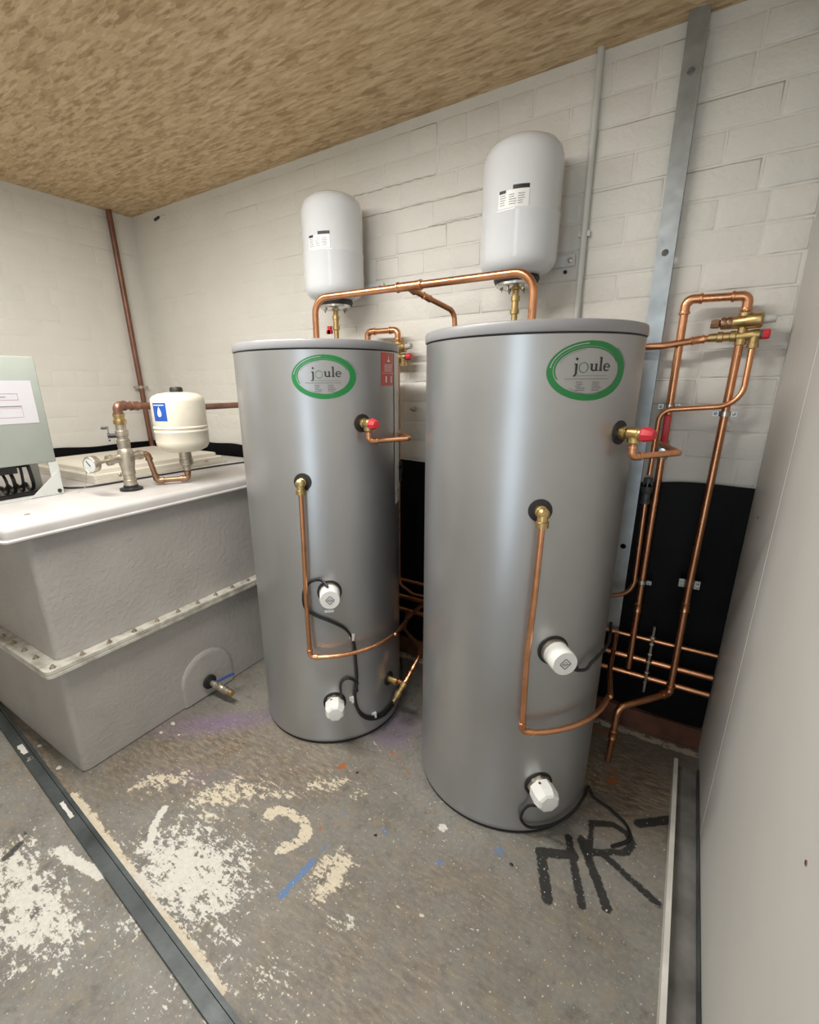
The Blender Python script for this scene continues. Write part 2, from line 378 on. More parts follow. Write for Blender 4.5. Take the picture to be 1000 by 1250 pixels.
def sub(p, q, w, amp, tgt):
    x0, x1 = sorted((p[0], q[0])); y0, y1 = sorted((p[1], q[1])); mg = w+.02
    ix = (gx > x0-mg) & (gx < x1+mg); iy = (gy > y0-mg) & (gy < y1+mg)
    if not ix.any() or not iy.any(): return
    sl = np.ix_(iy, ix); X_, Y_ = GX[sl], GY[sl]; dx, dy = q[0]-p[0], q[1]-p[1]
    tt = np.clip(((X_-p[0])*dx+(Y_-p[1])*dy)/(dx*dx+dy*dy+1e-9), 0, 1)
    d_ = np.hypot(X_-p[0]-tt*dx, Y_-p[1]-tt*dy)
    tgt[sl] = np.maximum(tgt[sl], amp*np.clip((w+.006-d_)/.012, 0, 1))
for i_ in range(260):
    cx_, cy_ = rs.uniform(-1.5, -.1), rs.uniform(.25, 1.15)
    if cx_ < -1.3 and cy_ > .5: continue
    a_ = rs.choice([.75, 2.4, .2]) + rs.normal(0, .35); L_ = rs.exponential(.016)
    sub((cx_, cy_), (cx_+L_*math.cos(a_), cy_+L_*math.sin(a_)), rs.uniform(.0005, .005), rs.uniform(.45, .8), white if rs.rand() < .45 else cream)
pale = np.clip((GY-1.70)/.02, 0, 1)*np.clip((1.765-GY)/.02, 0, 1)*.62
cream = mx(cream, pale)
me = bpy.data.meshes.new('floor')
idx = np.arange(nx*ny).reshape(ny, nx)
quads = np.stack([idx[:-1, :-1], idx[:-1, 1:], idx[1:, 1:], idx[1:, :-1]], -1).reshape(-1, 4)
me.from_pydata(np.stack([GX, GY, np.zeros_like(GX)], -1).reshape(-1, 3).tolist(), [], quads.tolist()); me.update()
for nm, ch in (('paint_a', (white, cream, blue, black)), ('paint_b', (dirt, purple, rust, rust*0))):
    at = me.attributes.new(nm, 'FLOAT_COLOR', 'POINT'); at.data.foreach_set('color', np.stack(ch, -1).astype(np.float32).reshape(-1))
me.materials.append(MATS['floor_paint'])
fo = bpy.data.objects.new('floor', me); COL.objects.link(fo); tag(fo, kind='structure')
struct('ceiling', MB().box((XL-.1, YF-.1, ZC), (XR+.15, YB+.12, ZC+.05)), 'strand_board', smooth=False)
wall_b = struct('wall_back', MB().box((XL-.1, YB+.0019, 0), (XR+.15, YB+.12, ZC)), 'wall_paint', smooth=False)
wall_l = struct('wall_left', MB().box((XL-.1, YF, 0), (XL-.0016, YB+.002, ZC)), 'wall_paint_smooth', smooth=False)
struct('wall_front', MB().box((XL-.1, YF-.1, 0), (XR+.15, YF, ZC)), 'wall_paint_smooth', smooth=False)
# partition of two boards meeting in a filled vertical joint
wr = struct('wall_right', MB().box((XR+.004, YF, 0), (XR+.06, YB+.003, ZC)), 'partition_paint', smooth=False)
for y0, y1 in ((YF, 0.149), (0.151, 1.3435), (1.3465, YB-.001)):
    MB().box((XR, y0, .012), (XR+.004, y1, ZC-.002)).build('panel', 'partition_paint', wr, smooth=False)
m = MB(); zz = [0.03+i*.06 for i in range(37)]
m.tube([(XR+.001, 1.345+.0015*math.sin(z*9), z) for z in zz], .0020, 6); m.build('joint_bead', 'partition_paint', wr)
for y, z in ((.634, .724), (1.60, .93)):
    MB().lathe([(.0035, -.001), (.0035, .001), (.0015, .0012)], frame((XR-.0004, y, z), (-1, 0, 0)), 10).build('screw', 'bronze', wr)
# wall base painted red-brown below the black sheet
struct('baseboard_back', MB().box((-1.55, YB-.022, 0), (XR, YB+.004, .085), bev=0), 'kerb_red', smooth=False)

# painted bricks, each one a part of its wall
brick_meshes = {}
def brick_mesh(mat, var):
    k = (mat, var)
    if k in brick_meshes: return brick_meshes[k]
    rn = random.Random(100+var); j = lambda a: rn.uniform(-a, a)
    rings = []
    # local: x along the wall (unit -.5..5), y towards the wall (0 = face), z height (-.5..5)
    for ins, dep in ((0.0, .0050), (.012, .0032), (.035, .0011), (.075, 0.0)):
        e = ins; a = ins*.42
        pts = []
        for sx, sz in ((-1, -1), (-.33, -1), (.33, -1), (1, -1), (1, 1), (.33, 1), (-.33, 1), (-1, 1)):
            pts.append((sx*(.5-a)+j(.004), dep+(j(.0004) if 0 < dep < .004 else 0), sz*(.5-e)+(j(.022) if ins else 0)))
        rings.append(pts)
    m = MB().loft(rings, caps=False); k0 = len(m.v)-8
    m.f.append(tuple(k0+i for i in range(8)))  # face
    ob = m.build('brick', mat); meh = ob.data; bpy.data.objects.remove(ob); brick_meshes[k] = meh; return meh
def brick_wall(parent, mat, u0, u1, place, seed, depth):
    rn = random.Random(seed); ch = .0815; k0 = -1; n = 0
    for k in range(k0, 15):
        za = 1.062+ch*k; zb = min(za+ch, ZC); hz = zb-za-.005
        if hz < .03: continue
        header = (k % 5 == 3); w = .117 if header else .232
        x = u0 - (rn.uniform(.02, .05) if k % 2 else w*.5+rn.uniform(0, .03))
        while x < u1:
            L = w*rn.uniform(.97, 1.03); a = max(x, u0); b = min(x+L-.005, u1); x += L
            if b-a < .025: continue
            ob = bpy.data.objects.new('brick', brick_mesh(mat, rn.randrange(6))); COL.objects.link(ob)
            dp = depth((a+b)/2)*rn.uniform(.55, 1.25)
            place(ob, (a+b)/2, (za+zb)/2, .0050*dp-.0006, rn)
            ob.scale = (b-a, dp, hz); ob.parent = parent; n += 1
def place_back(ob, u, z, d, rn):
    ob.location = (u, YB+.0019-d, z); ob.rotation_euler = (rn.uniform(-.004, .004), rn.uniform(-.004, .004), rn.uniform(-.002, .002))
def place_left(ob, u, z, d, rn):
    ob.location = (XL-.0016+d, u, z); ob.rotation_euler = (rn.uniform(-.004, .004), 0, rad(90)+rn.uniform(-.003, .003))
brick_wall(wall_b, 'wall_paint', XL+.002, XR-.002, place_back, 3, lambda u: lerp(.20, .55, min(1, max(0, (u+2.2)/1.4))))
brick_wall(wall_l, 'wall_paint_smooth', 0.42, YB-.004, place_left, 5, lambda u: .22)

plain('crack_line', (0.42, 0.39, 0.33), 0.8)  # darker tone of the thin crack lines on the back wall
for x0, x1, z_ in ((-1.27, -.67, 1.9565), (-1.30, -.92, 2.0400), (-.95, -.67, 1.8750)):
    MB().tube([(lerp(x0, x1, i/30), YB-.0003, z_+.0012*math.sin(i*1.7)+.0008*math.sin(i*.6)) for i in range(31)], [.0003+.0009*abs(math.sin(i*.9+x0)) for i in range(31)], 6).build('crack', 'crack_line', wall_b)

# ------------------------------------------------------------------ steel floor tracks
root = thing('floor_track', 'pale painted steel floor track along the foot of the right partition', 'floor track', (.166, .9, 0))
MB().box((.128, -.4, 0), (.140, 1.62, .045)).build('flange', 'track_painted', root, smooth=False)
MB().box((.140, -.4, 0), (.198, 1.62, .004)).build('web', 'track_worn', root, smooth=False)
MB().box((.1975, -.4, 0), (.2025, 1.62, .03)).build('flange', 'track_steel', root, smooth=False)
ang = math.atan2(-.110, 1.27)
M = Matrix.Translation((-1.55, .4135, 0)) @ Matrix.Rotation(ang, 4, 'Z')
root = thing('floor_track', 'dark green-grey steel floor track with a bolt beside the grey tank', 'floor track', (-1.55, .41, 0))
m = MB(); m.box((-1.2, -.0225, 0), (1.5, -.020, .015), M).box((-1.2, -.0225, .0135), (1.5, .006, .0155), M).box((-1.2, .006, .004), (1.5, .009, .0155), M)
m.build('channel', 'track_steel', root, smooth=False)
MB().box((-1.2, .0115, 0), (1.5, .0225, .0125), M, 0).build('side_strip', 'track_steel', root, smooth=False)
MB().lathe([(.012, 0), (.012, .002), (.007, .003), (.007, .009), (.005, .010)], M @ Matrix.Translation((-.285, -.006, .0155)), 6).build('bolt', 'chrome', root, ang=20)
for x0, x1, w in ((-.40, -.33, .011), (.015, .105, .007)):
    pp = [(lerp(x0, x1, i/9), -.006+w*random.uniform(.6, 1)) for i in range(10)] + [(lerp(x1, x0, i/9), -.006-w*random.uniform(.6, 1)) for i in range(10)]
    MB().prism(pp, .0156, .0162, M).build('paint_patch', 'track_painted', root, smooth=False)

# ------------------------------------------------------------------ black sheets behind the pipework
def sheet(name, label, u0, u1, z0, z1, fn, nU, nZ, group=None):
    m = MB(); front = []; back = []
    for d in (0, .0022):
        for j in range(nZ+1):
            for i in range(nU+1):
                u = lerp(u0, u1, i/nU); f = j/nZ
                zt = z1 + .006*math.sin(u*7.3)+.004*math.sin(u*17+1)
                z = lerp(z0, zt, f)
                w = .004+.0035*math.sin(u*11+z*3)+.0025*math.sin(u*23-z*8)
                m.v.append(Vector(fn(u, z, max(.001, w)+d)))
    n1 = (nU+1)*(nZ+1); q = lambda i, j: j*(nU+1)+i
    for j in range(nZ):
        for i in range(nU):
            m.f.append((q(i, j), q(i+1, j), q(i+1, j+1), q(i, j+1)))
            m.f.append((n1+q(i, j), n1+q(i, j+1), n1+q(i+1, j+1), n1+q(i+1, j)))
    bd = [(q(i, 0), q(i+1, 0)) for i in range(nU)] + [(q(nU, j), q(nU, j+1)) for j in range(nZ)] + [(q(i+1, nZ), q(i, nZ)) for i in range(nU-1, -1, -1)] + [(q(0, j+1), q(0, j)) for j in range(nZ-1, -1, -1)]
    for a, b in bd: m.f.append((a, b, n1+b, n1+a))
    o = m.build(name, 'black_sheet'); return tag(o, label, 'sheet', group)
sheet('damp_proof_sheet', 'black damp-proof sheet covering the lower brick wall behind the two cylinders', -2.85, .2034, .09, .977,
      lambda u, z, w: (u, YB-.0035-w, z), 110, 14)
sheet('damp_proof_sheet', 'black damp-proof sheet on the side wall behind the grey tank lid', .25, 1.74, .30, .980,
      lambda u, z, w: (XL+.004+w, u, z), 40, 8)

# ------------------------------------------------------------------ hot water cylinders
CR = .28
def build_cylinder(c, label, sticker):
    root = thing('hot_water_cylinder', label, 'water cylinder', (c[0], c[1], 0), None)
    T = Matrix.Translation((c[0], c[1], 0))
    def P(az, z, r=CR): return Vector((c[0]+r*math.cos(rad(az)), c[1]+r*math.sin(rad(az)), z))
    def N(az): return Vector((math.cos(rad(az)), math.sin(rad(az)), 0))
    n = 96
    MB().lathe([(.272, 0), (.279, .002), (.279, .013), (.270, .015)], T, n).build('base_ring', 'rubber', root)
    MB().lathe([(.275, .013), (.2815, .014), (.2822, .020), (.2815, .026), (CR, .029), (CR, .40), (CR, .8), (CR, 1.2), (CR, 1.4), (.277, 1.401)], T, n).build('casing', 'casing', root)
    MB().lathe([(.2785, 1.400), (.2785, 1.405)], T, n).build('lid_gap_shade', 'rubber', root)  # black ring paints in the shade of the gap under the lid
    MB().lathe([(.2820, 1.4045), (.2832, 1.4065), (.2832, 1.424), (.281, 1.4285), (.275, 1.4305), (.0, 1.4315)], T, n).build('lid', 'lid_plastic', root)
    # --- curved prints
    def wrap(az0, z0, u, v, off=.0006):
        a = az0+math.degrees(u/CR); return P(a, z0+v, CR+off)
    def strip(outer, inner, az0, z0, off):
        m = MB(); k = len(outer)
        for p in outer+inner: m.v.append(wrap(az0, z0, p[0], p[1], off))
        for i in range(k-1): m.f.append((i, i+1, k+i+1, k+i))
        return m
    def rect(az0, z0, u0, v0, u1, v1, off=.0007, nu=6):
        lo = [(lerp(u0, u1, i/nu), v0) for i in range(nu+1)]; hi = [(lerp(u0, u1, i/nu), v1) for i in range(nu+1)]
        return strip(lo, hi, az0, z0, off)
    def add(m, q): 
        k = len(m.v); m.v += q.v; m.f += [tuple(i+k for i in f) for f in q.f]
    A0, Z0 = -45.5, 1.323
    badge = rect(A0, Z0, 0, 0, .0001, .0001)  # replaced below
    def ell(a, b, cx, cy, t0, t1, nn=48): return [(cx+a*math.cos(lerp(t0, t1, i/nn)), cy+b*math.sin(lerp(t0, t1, i/nn))) for i in range(nn+1)]
    plate = MB(); ring = ell(.094, .060, 0, 0, 0, 2*PI, 64)[:-1]
    cols = [(-.09+.18*i/24) for i in range(25)]
    lo = [(u, -.060*math.sqrt(max(0, 1-(u/.094)**2))) for u in cols]; hi = [(u, -p[1]) for u, p in zip(cols, lo)]
    badge = strip(lo, hi, A0, Z0, .0004).build('badge', 'casing_label', root)
    g = strip(ell(.098, .063, 0, 0, 0, 2*PI), ell(.081, .0500, -.004, .002, 0, 2*PI), A0, Z0, .0009)
    g2 = strip(ell(.079, .0480, -.004, .003, rad(20), rad(205)), ell(.0765, .0455, -.003, .002, rad(20), rad(205)), A0, Z0, .0009); add(g, g2)
    g.build('ring', 'green_print', badge)
    s = strip(ell(.091, .0565, -.001, .002, rad(95), rad(175), 24), ell(.0885, .0545, -.001, .002, rad(95), rad(175), 24), A0, Z0, .0012)
    s.build('ring_gap', 'casing_label', badge)
    s = strip(ell(.1045, .062, -.002, .003, rad(2), rad(48), 20), ell(.1030, .0608, -.002, .003, rad(2), rad(48), 20), A0, Z0, .0009)
    s.build('swoosh', 'ink_grey', badge)
    strip(ell(.074, .0440, -.002, .002, rad(100), rad(160), 16), ell(.0730, .0430, -.002, .002, rad(100), rad(160), 16), A0, Z0, .0009).build('swoosh', 'ink_grey', badge)
    strip(ell(.074, .0455, .006, -.004, rad(225), rad(285), 16), ell(.0740, .0440, .006, -.004, rad(225), rad(285), 16), A0, Z0, .0011).build('swoosh', 'ink_grey', badge)
    def glyph(strips, name, mat):
        m = MB()
        for o_, i_ in strips: add(m, strip(o_, i_, A0-1.3, Z0, .0013))
        m.build(name, mat, badge)
    def vbar(u, v0, v1, w): return ([(u-w/2, v0), (u-w/2, v1)], [(u+w/2, v0), (u+w/2, v1)])
    def hbar(u0, u1, v, h):
        q = [lerp(u0, u1, i/12) for i in range(13)]; return ([(u, v-h/2) for u in q], [(u, v+h/2) for u in q])
    X = .0155
    j = [vbar(-.0275, -.004, X, .0046), hbar(-.0325, -.0275, X-.001, .0024)]
    jo = ell(.0085, .0085, -.0337, -.0035, 0, rad(-80), 8); ji = ell(.0048, .0060, -.0345, -.0035, 0, rad(-80), 8); j.append((jo, ji))
    j.append((ell(.0028, .0028, -.0275, X+.0095, 0, PI, 8), ell(.0028, -.0028, -.0275, X+.0095, 0, PI, 8)))
    glyph(j, 'letter', 'ink')
    glyph([(ell(.0112, .0110, -.0105, .0072, 0, 2*PI, 28), ell(.0098, .0096, -.0105, .0072, 0, 2*PI, 28))], 'letter', 'green_print')
    u_ = [vbar(.0085, .004, X, .0044), vbar(.0200, 0, X, .0044), hbar(.0040, .0085, X-.001, .0022), hbar(.0160, .0205, X-.001, .0022), hbar(.0200, .0245, .001, .0022),
          (ell(.0078, .0050, .01400, .0046, PI, 2*PI, 12), ell(.0036, .0020, .0142, .0046, PI, 2*PI, 12))]
    glyph(u_, 'letter', 'ink')
    glyph([vbar(.0315, 0, .0290, .0046), hbar(.0272, .0315, .0280, .0022), hbar(.0272, .0358, .001, .0022)], 'letter', 'ink')
    e_ = [(ell(.0092, .0085, .0475, .0078, rad(0), rad(318), 26), ell(.0055, .0062, .0479, .0080, rad(0), rad(318), 26)), hbar(.0405, .0566, .0084, .0020)]
    glyph(e_, 'letter', 'ink')
    tx = [hbar(-.036, .050, -.0100, .0009), hbar(-.052, .056, -.0165, .0015)]
    glyph(tx, 'rule', 'ink_grey')
    sm = []; rn = random.Random(4)
    for r_ in range(5):
        vv = -.0235-.0042*r_
        sm.append(hbar(-.026+.003*(r_ % 2), -.026+rn.uniform(.012, .024), vv, .0018)); sm.append(hbar(.014, .014+rn.uniform(.016, .027), vv, .0018))
    glyph(sm, 'small_print', 'ink_soft')
    if sticker:
        st = rect(4.5, 1.3475, -.043, -.052, .043, .050, .0007, 10).build('warning_sticker', 'red_print', root); st['label'] = 'red warning sticker with white print'
        m = MB()
        for vv in (.012, .006, 0, -.006): add(m, rect(4.5, 1.3475, -.026, vv-.001, .026+rn.uniform(-.006, .004), vv+.001, .0011))
        add(m, rect(4.5, 1.3475, -.038, -.0135, .038, -.0125, .0011))
        for uu in (-.017, .017): add(m, rect(4.5, 1.3475, uu-.004, -.042, uu+.004, -.022, .0011, 2)); 
        add(m, strip([(-.012, .022), (0, .022), (.012, .022)], [(-.003, .028), (0, .044), (.003, .028)], 4.5, 1.3475, .0011))
        m.build('sticker_print', 'white_print', st)
    if sticker: rect(-50, .462, -.050, -.030, .055, .032, .0004).build('data_plate', 'casing', root)
    if sticker: rect(-50.5, .556, -.016, -.005, .016, .005, .0008).build('rating_label', 'white_print', root)
    # pale riveted strip over the casing joint
    st = rect(22, 1.14, -.043, -.255, .043, .258, .0018, 10).build('joint_strip', 'pvc', root)
    for zz_ in (-.21, -.13, .0, .13):
        MB().lathe([(.007, 0), (.007, .0012), (.003, .0022), (0, .0023)], frame(P(22, 1.14+zz_, CR+.0018), N(22)), 12).build('rivet', 'tarnished', st)
    # --- immersion heaters
    for kind, az, z in (('round', -49.5, .628), ('octagon', -50, .186)):
        h = bpy.data.objects.new('immersion_heater', None); COL.objects.link(h); h.parent = root; h.location = P(az, z)-Vector((c[0], c[1], 0))
        F = frame(P(az, z, CR-.002), N(az))
        MB().lathe([(.028, 0), (.042, .001), (.0415, .004), (.030, .005)], F, 32).build('grommet', 'rubber', h)
        MB().lathe([(.025, .004), (.035, .005), (.035, .016), (.028, .017)], F, 8 if kind == 'octagon' else 24).build('nut', 'tarnished', h, ang=20)
        if kind == 'round':
            cp = MB().lathe([(.030, .016), (.0335, .018), (.0335, .060), (.0315, .0665), (.0, .0672)], F, 40).build('cap', 'white_plastic', h)
            m = MB(); 
            for k in range(4):
                a = rad(45+90*k); Q = F @ Matrix.Rotation(a, 4, 'Z')
                m.box((-.010, .0090, .0672), (.010, .0115, .0677), Q); m.box((-.004, .004, .0672), (.004, .0055, .0677), Q)
            m.box((-.010, -.002, .0672), (.011, .0, .0677), F)
            m.build('cap_print', 'ink_grey', cp, smooth=False)
            MB().box((-.008, -.0345, .022), (.008, -.030, .046), F, 0).build('cable_entry', 'white_plastic', h, smooth=False)
        else:
            MB().lathe([(.030, .016), (.0355, .018), (.0365, .050), (.031, .068), (.024, .072), (0, .073)], F @ Matrix.Rotation(rad(22.5), 4, 'Z'), 8).build('cap', 'white_plastic', h, ang=15)
            MB().lathe([(.004, 0), (.004, .0012), (0, .0013)], F @ Matrix.Translation((-.012, .0334, .030)) @ Matrix.Rotation(rad(-90), 4, 'X'), 10).build('screw', 'bronze', h)
    # --- return boss with compression fitting
    b = bpy.data.objects.new('return_boss', None); COL.objects.link(b); b.parent = root; b.location = P(-63, 1.008)-Vector((c[0], c[1], 0))
    F = frame(P(-63, 1.008, CR-.002), N(-63))
    MB().lathe([(.015, 0), (.0285, .001), (.028, .005), (.016, .006)], F, 28).build('grommet', 'rubber', b)
    m = MB().lathe([(.013, .004), (.015, .006), (.015, .018), (.012, .020), (.012, .028), (.0145, .030), (.0145, .038), (.009, .043), (0, .044)], F, 6+12)
    m.build('union', 'brass', b)
    q = P(-63, 1.008, CR+.030)
    MB().lathe([(.010, 0), (.0125, -.004), (.0125, -.018), (.0155, -.019), (.0155, -.032), (.0115, -.033)], Matrix.Translation(q), 12).build('nut', 'brass', b)
    # --- temperature relief valve
    b = bpy.data.objects.new('relief_valve', None); COL.objects.link(b); b.parent = root; b.location = P(-22, 1.184)-Vector((c[0], c[1], 0))
    F = frame(P(-22, 1.184, CR-.002), N(-22))
    MB().lathe([(.014, 0), (.0285, .001), (.028, .005), (.014, .006)], F, 28).build('grommet', 'rubber', b)
    MB().lathe([(.012, .004), (.0155, .005), (.0155, .016), (.0125, .018), (.0135, .024), (.0150, .026), (.0150, .048), (.0135, .050), (.0135, .056), (.010, .057)], F, 20).build('body', 'brass', b)
    MB().lathe([(.010, .055), (.0165, .056), (.0175, .060), (.0150, .074), (.0115, .083), (.0, .084)], F, 8).build('cap', 'red_plastic', b, ang=15)
    q = P(-22, 1.184, CR+.036)
    MB().lathe([(.010, 0), (.0125, -.006), (.0125, -.010), (.0145, -.011), (.0145, -.0205), (.0115, -.0210)], Matrix.Translation(q), 14).build('outlet', 'brass', b)
    # --- cold inlet boss low at the side
    if not sticker: return root
    F = frame(P(-1, .198, CR-.002), N(-1))
    b = MB().lathe([(.014, 0), (.0285, .001), (.028, .005), (.014, .006)], F, 28).build('inlet_grommet', 'rubber', root)
    MB().lathe([(.0, .004), (.0135, .0045), (.0135, .028), (.016, .029), (.016, .044), (.011, .045)], F, 14).build('union', 'brass', b)
    return root
plain('casing_label', (0.40, 0.40, 0.405), 0.40, 0.70, 0.02)
plain('ink_soft', (0.19, 0.18, 0.18), 0.5)
RC = (-.395, 1.333); LC = (-1.127, 1.305)
build_cylinder(RC, 'silver hot water cylinder without a red sticker, standing next to the partition wall', False)
build_cylinder(LC, 'silver hot water cylinder with a red warning sticker, standing next to the grey tank', True)
def onc(c, az, z, r): return (c[0]+r*math.cos(rad(az)), c[1]+r*math.sin(rad(az)), z)

# cables of the heaters
k = lambda c, L, r=.2885: [onc(c, a, z, r) for a, z in L]
path = [onc(LC, -50.5, .668, .325), onc(LC, -53, .678, .305)] + k(LC, [(-57, .677), (-62.5, .667), (-66.9, .633), (-67.1, .578), (-61.2, .549), (-49.2, .518), (-39.2, .479), (-34.3, .422), (-33.4, .35), (-32.9, .267), (-35.2, .2), (-31.8, .13), (-23.1, .086), (-10.0, .072), (2.0, .085), (10, .10), (20, .12), (30, .14), (40, .16)])
root = thing('cable', 'black heater cable running down the cylinder with the red sticker', 'cable', path[0])
MB().tube(spline(path, 6), .0050, 8).build('flex', 'cable', root)
MB().tube(spline(k(LC, [(-33.0, .26), (-35.2, .2), (-31.8, .122), (-23.1, .078), (-10.0, .060), (2.0, .070)], .292), 6), .0055, 8).build('flex', 'cable', root)
MB().tube(spline([onc(LC, -45.4, .222, .315)]+k(LC, [(-45.1, .265), (-40.2, .284), (-34.2, .262), (-33, .22)]), 6), .0045, 8).build('flex', 'cable', root)
for a, z in ((-35.1, .447), (-37.0, .19), (-18.8, .084)):
    F = frame(onc(LC, a, z, CR+.0005), (math.cos(rad(a)), math.sin(rad(a)), 0))
    tag(MB().box((-.010, -.008, 0), (.010, .008, .004), F, .0).box((-.004, -.012, .004), (.004, .012, .0130), F, 0).build('cable_clip', 'white_plastic', smooth=False),
        'small white stick-on clip holding the black heater cable', 'cable clip', 'cable clips on the cylinder')
path = [onc(RC, -42, .604, .330)] + k(RC, [(-37, .567), (-29.5, .556), (-25, .570), (-19.4, .579), (-5, .59), (15, .60)], .295)
tag(MB().tube(spline(path, 6), .0045, 8).build('cable', 'cable'), 'short black cable from the upper heater of the cylinder beside the partition', 'cable')
path = [onc(RC, -53, .150, .318)] + k(RC, [(-56, .122), (-59, .10), (-59.3, .070), (-54.6, .042), (-45.9, .036), (-35.8, .034), (-22, .04), (-8, .05)], .293) + [(-.105, 1.36, .02), (-.082, 1.342, .006), (-.03, 1.321, .006), (.02, 1.286, .006), (.03, 1.24, .006), (-.01, 1.19, .006)]
tag(MB().tube(spline(path, 6), .0045, 8).build('cable', 'cable'), 'black cable looping from the lower heater onto the painted floor', 'cable')

# ------------------------------------------------------------------ expansion vessels on the wall
def vessel(c, zt, label, tri):
    VR = .120; root = thing('expansion_vessel', label, 'expansion vessel', (c[0], c[1], zt-.39), 'white expansion vessels on the brick wall')
    T = Matrix.Translation((c[0], c[1], zt))
    prof = [(0, 0), (.040, -.002), (.075, -.009), (.098, -.020), (.112, -.036), (.1185, -.055), (VR, -.072), (VR, -.208), (.1212, -.211), (.1212, -.217), (VR, -.220), (VR, -.320), (.1185, -.336), (.113, -.350), (.103, -.362), (.088, -.371), (.070, -.375), (0, -.375)]
    MB().lathe(prof, T, 48).build('shell', 'enamel', root)
    MB().lathe([(.05, -.372), (.070, -.374), (.073, -.383), (.069, -.393), (.05, -.395)], T, 40).build('collar', 'rubber', root)
    fl = MB().lathe([(.03, -.392), (.064, -.394), (.064, -.402), (.058, -.406), (0, -.406)], T, 36).build('flange', 'chrome', root)
    for i in range(6):
        a = rad(60*i+15); MB().lathe([(.0055, 0), (.0055, -.005), (.003, -.006), (.003, -.011), (0, -.0115)], T @ Matrix.Translation((.047*math.cos(a), .047*math.sin(a), -.406)), 6).build('bolt', 'tarnished', fl, ang=20)
    MB().box((c[0]-.06, c[1]+.10, zt-.30), (c[0]+.06, c[1]+.125, zt-.27)).box((c[0]-.148, YB-.010, zt-.335), (c[0]+.148, YB-.005, zt-.300)).build('bracket', 'enamel', root, smooth=False)
    for sx in (-1, 1): MB().lathe([(.009, 0), (.009, .002), (.006, .003), (.006, .008), (0, .009)], frame((c[0]+sx*.134, YB-.010, zt-.318), (0, -1, 0)), 6).build('bolt', 'tarnished', root, ang=20)
    # front of the vessel faces the viewer's aisle
    a0 = {0: -83, 1: -78}[tri]
    def W(u, v, off): a = a0+math.degrees(u/VR); return Vector((c[0]+(VR+off)*math.cos(rad(a)), c[1]+(VR+off)*math.sin(rad(a)), zt+v))
    def patch(u0, v0, u1, v1, off, nu=8):
        m = MB()
        for i in range(nu+1): m.v += [W(lerp(u0, u1, i/nu), v0, off), W(lerp(u0, u1, i/nu), v1, off)]
        for i in range(nu): m.f.append((2*i, 2*i+2, 2*i+3, 2*i+1))
        return m
    D = -.047
    lab = patch(-.045, -.163+D, .045, -.118+D, .0008).build('label', 'white_print', root)
    patch(-.002, -.118+D, .045, -.107+D, .0009).build('label_band', 'ink', root)
    m = patch(-.043, -.125+D, -.022, -.117+D, .0014, 4)
    m2 = MB()
    for q in range(5):
        for uu in (-.040, -.012, .014):
            pp = patch(uu, -.131-.006*q+D, uu+random.uniform(.012, .022), -.1295-.006*q+D, .0013, 2); kk = len(m2.v); m2.v += pp.v; m2.f += [tuple(i+kk for i in f) for f in pp.f]
    m.build('label_mark', 'ink', lab); m2.build('label_print', 'ink_soft', lab)
    # brass service valve below
    b = MB().lathe([(0, -.385), (.012, -.386), (.012, -.397), (.0155, -.398), (.0155, -.412), (.011, -.414), (.0105, -.430), (.0145, -.431), (.0145, -.446), (.0115, -.447), (.0115, -.470), (.015, -.471), (.015, -.485), (.0105, -.486), (.0105, -.53)], T, 12).build('service_valve', 'brass', root)
    if tri:
        MB().box((c[0]-.040, c[1]-.018, zt-.500), (c[0]-.014, c[1]-.006, zt-.486), I4, 0).box((c[0]-.034, c[1]-.018, zt-.500), (c[0]-.018, c[1]-.006, zt-.470), I4).build('lever', 'red_plastic', b, smooth=False)
    return root
vessel((-.544, 1.636), 2.005, 'white expansion vessel on the brick wall above the cylinder nearer the partition', 0)
vessel((-1.300, 1.634), 2.005, 'white expansion vessel with a red lever below, above the cylinder beside the tank', 1)

# ------------------------------------------------------------------ copper pipes
r22, r15 = .0110, .0078
root = pipe('thick copper pipe arching between the tops of the two cylinders with a tee', [(-1.127, 1.305, 1.43), (-1.127, 1.306, 1.580, .05), (-.395, 1.333, 1.580, .055), (-.395, 1.333, 1.43)], r22, 'copper')
tm = MB().lathe([(.0115, -.042), (.0148, -.041), (.0152, -.036), (.0132, -.034), (.0132, .034), (.0152, .036), (.0148, .041), (.0115, .042)], frame((-.765, 1.3185, 1.580), (1, .037, 0)), 16)
tm.tube([(-.765, 1.3185, 1.580), (-.765, 1.352, 1.572)], .0128, 14).build('tee', 'copper', root)
pipe('thin copper branch dropping from the tee of the arching pipe towards the wall', [(-.765, 1.3530, 1.5715), (-.708, 1.515, 1.528, .035), (-.703, 1.530, 1.40), (-.703, 1.53, 1.0)], .0085, 'copper', couplings=((0, .28),))
# circulation pipes on the front of each cylinder
for c, lab in ((RC, 'copper circulation pipe down the front of the cylinder beside the partition'), (LC, 'copper circulation pipe down the front of the cylinder with the red sticker')):
    zt, zb = .985, .400
    pts = [onc(c, -63, .9745, .310), onc(c, -63.5, .80, .309), onc(c, -64.5, .62, .306), onc(c, -64, zb, .312)+(.014,)]
    arc = [onc(c, -64+i*6.2, zb-.004+.0008*i, .312)+(.05,) for i in range(1, 11)]
    end = [onc(c, -2, zb+.006, .318)+(.1,), (c[0]+.295, c[1]+.14, zb+.008), (c[0]+.285, 1.7060, .413)]
    pipe(lab, pts+arc+end, r15, 'copper', R=.03, elbows=(3,), group='circulation pipes on the cylinders')
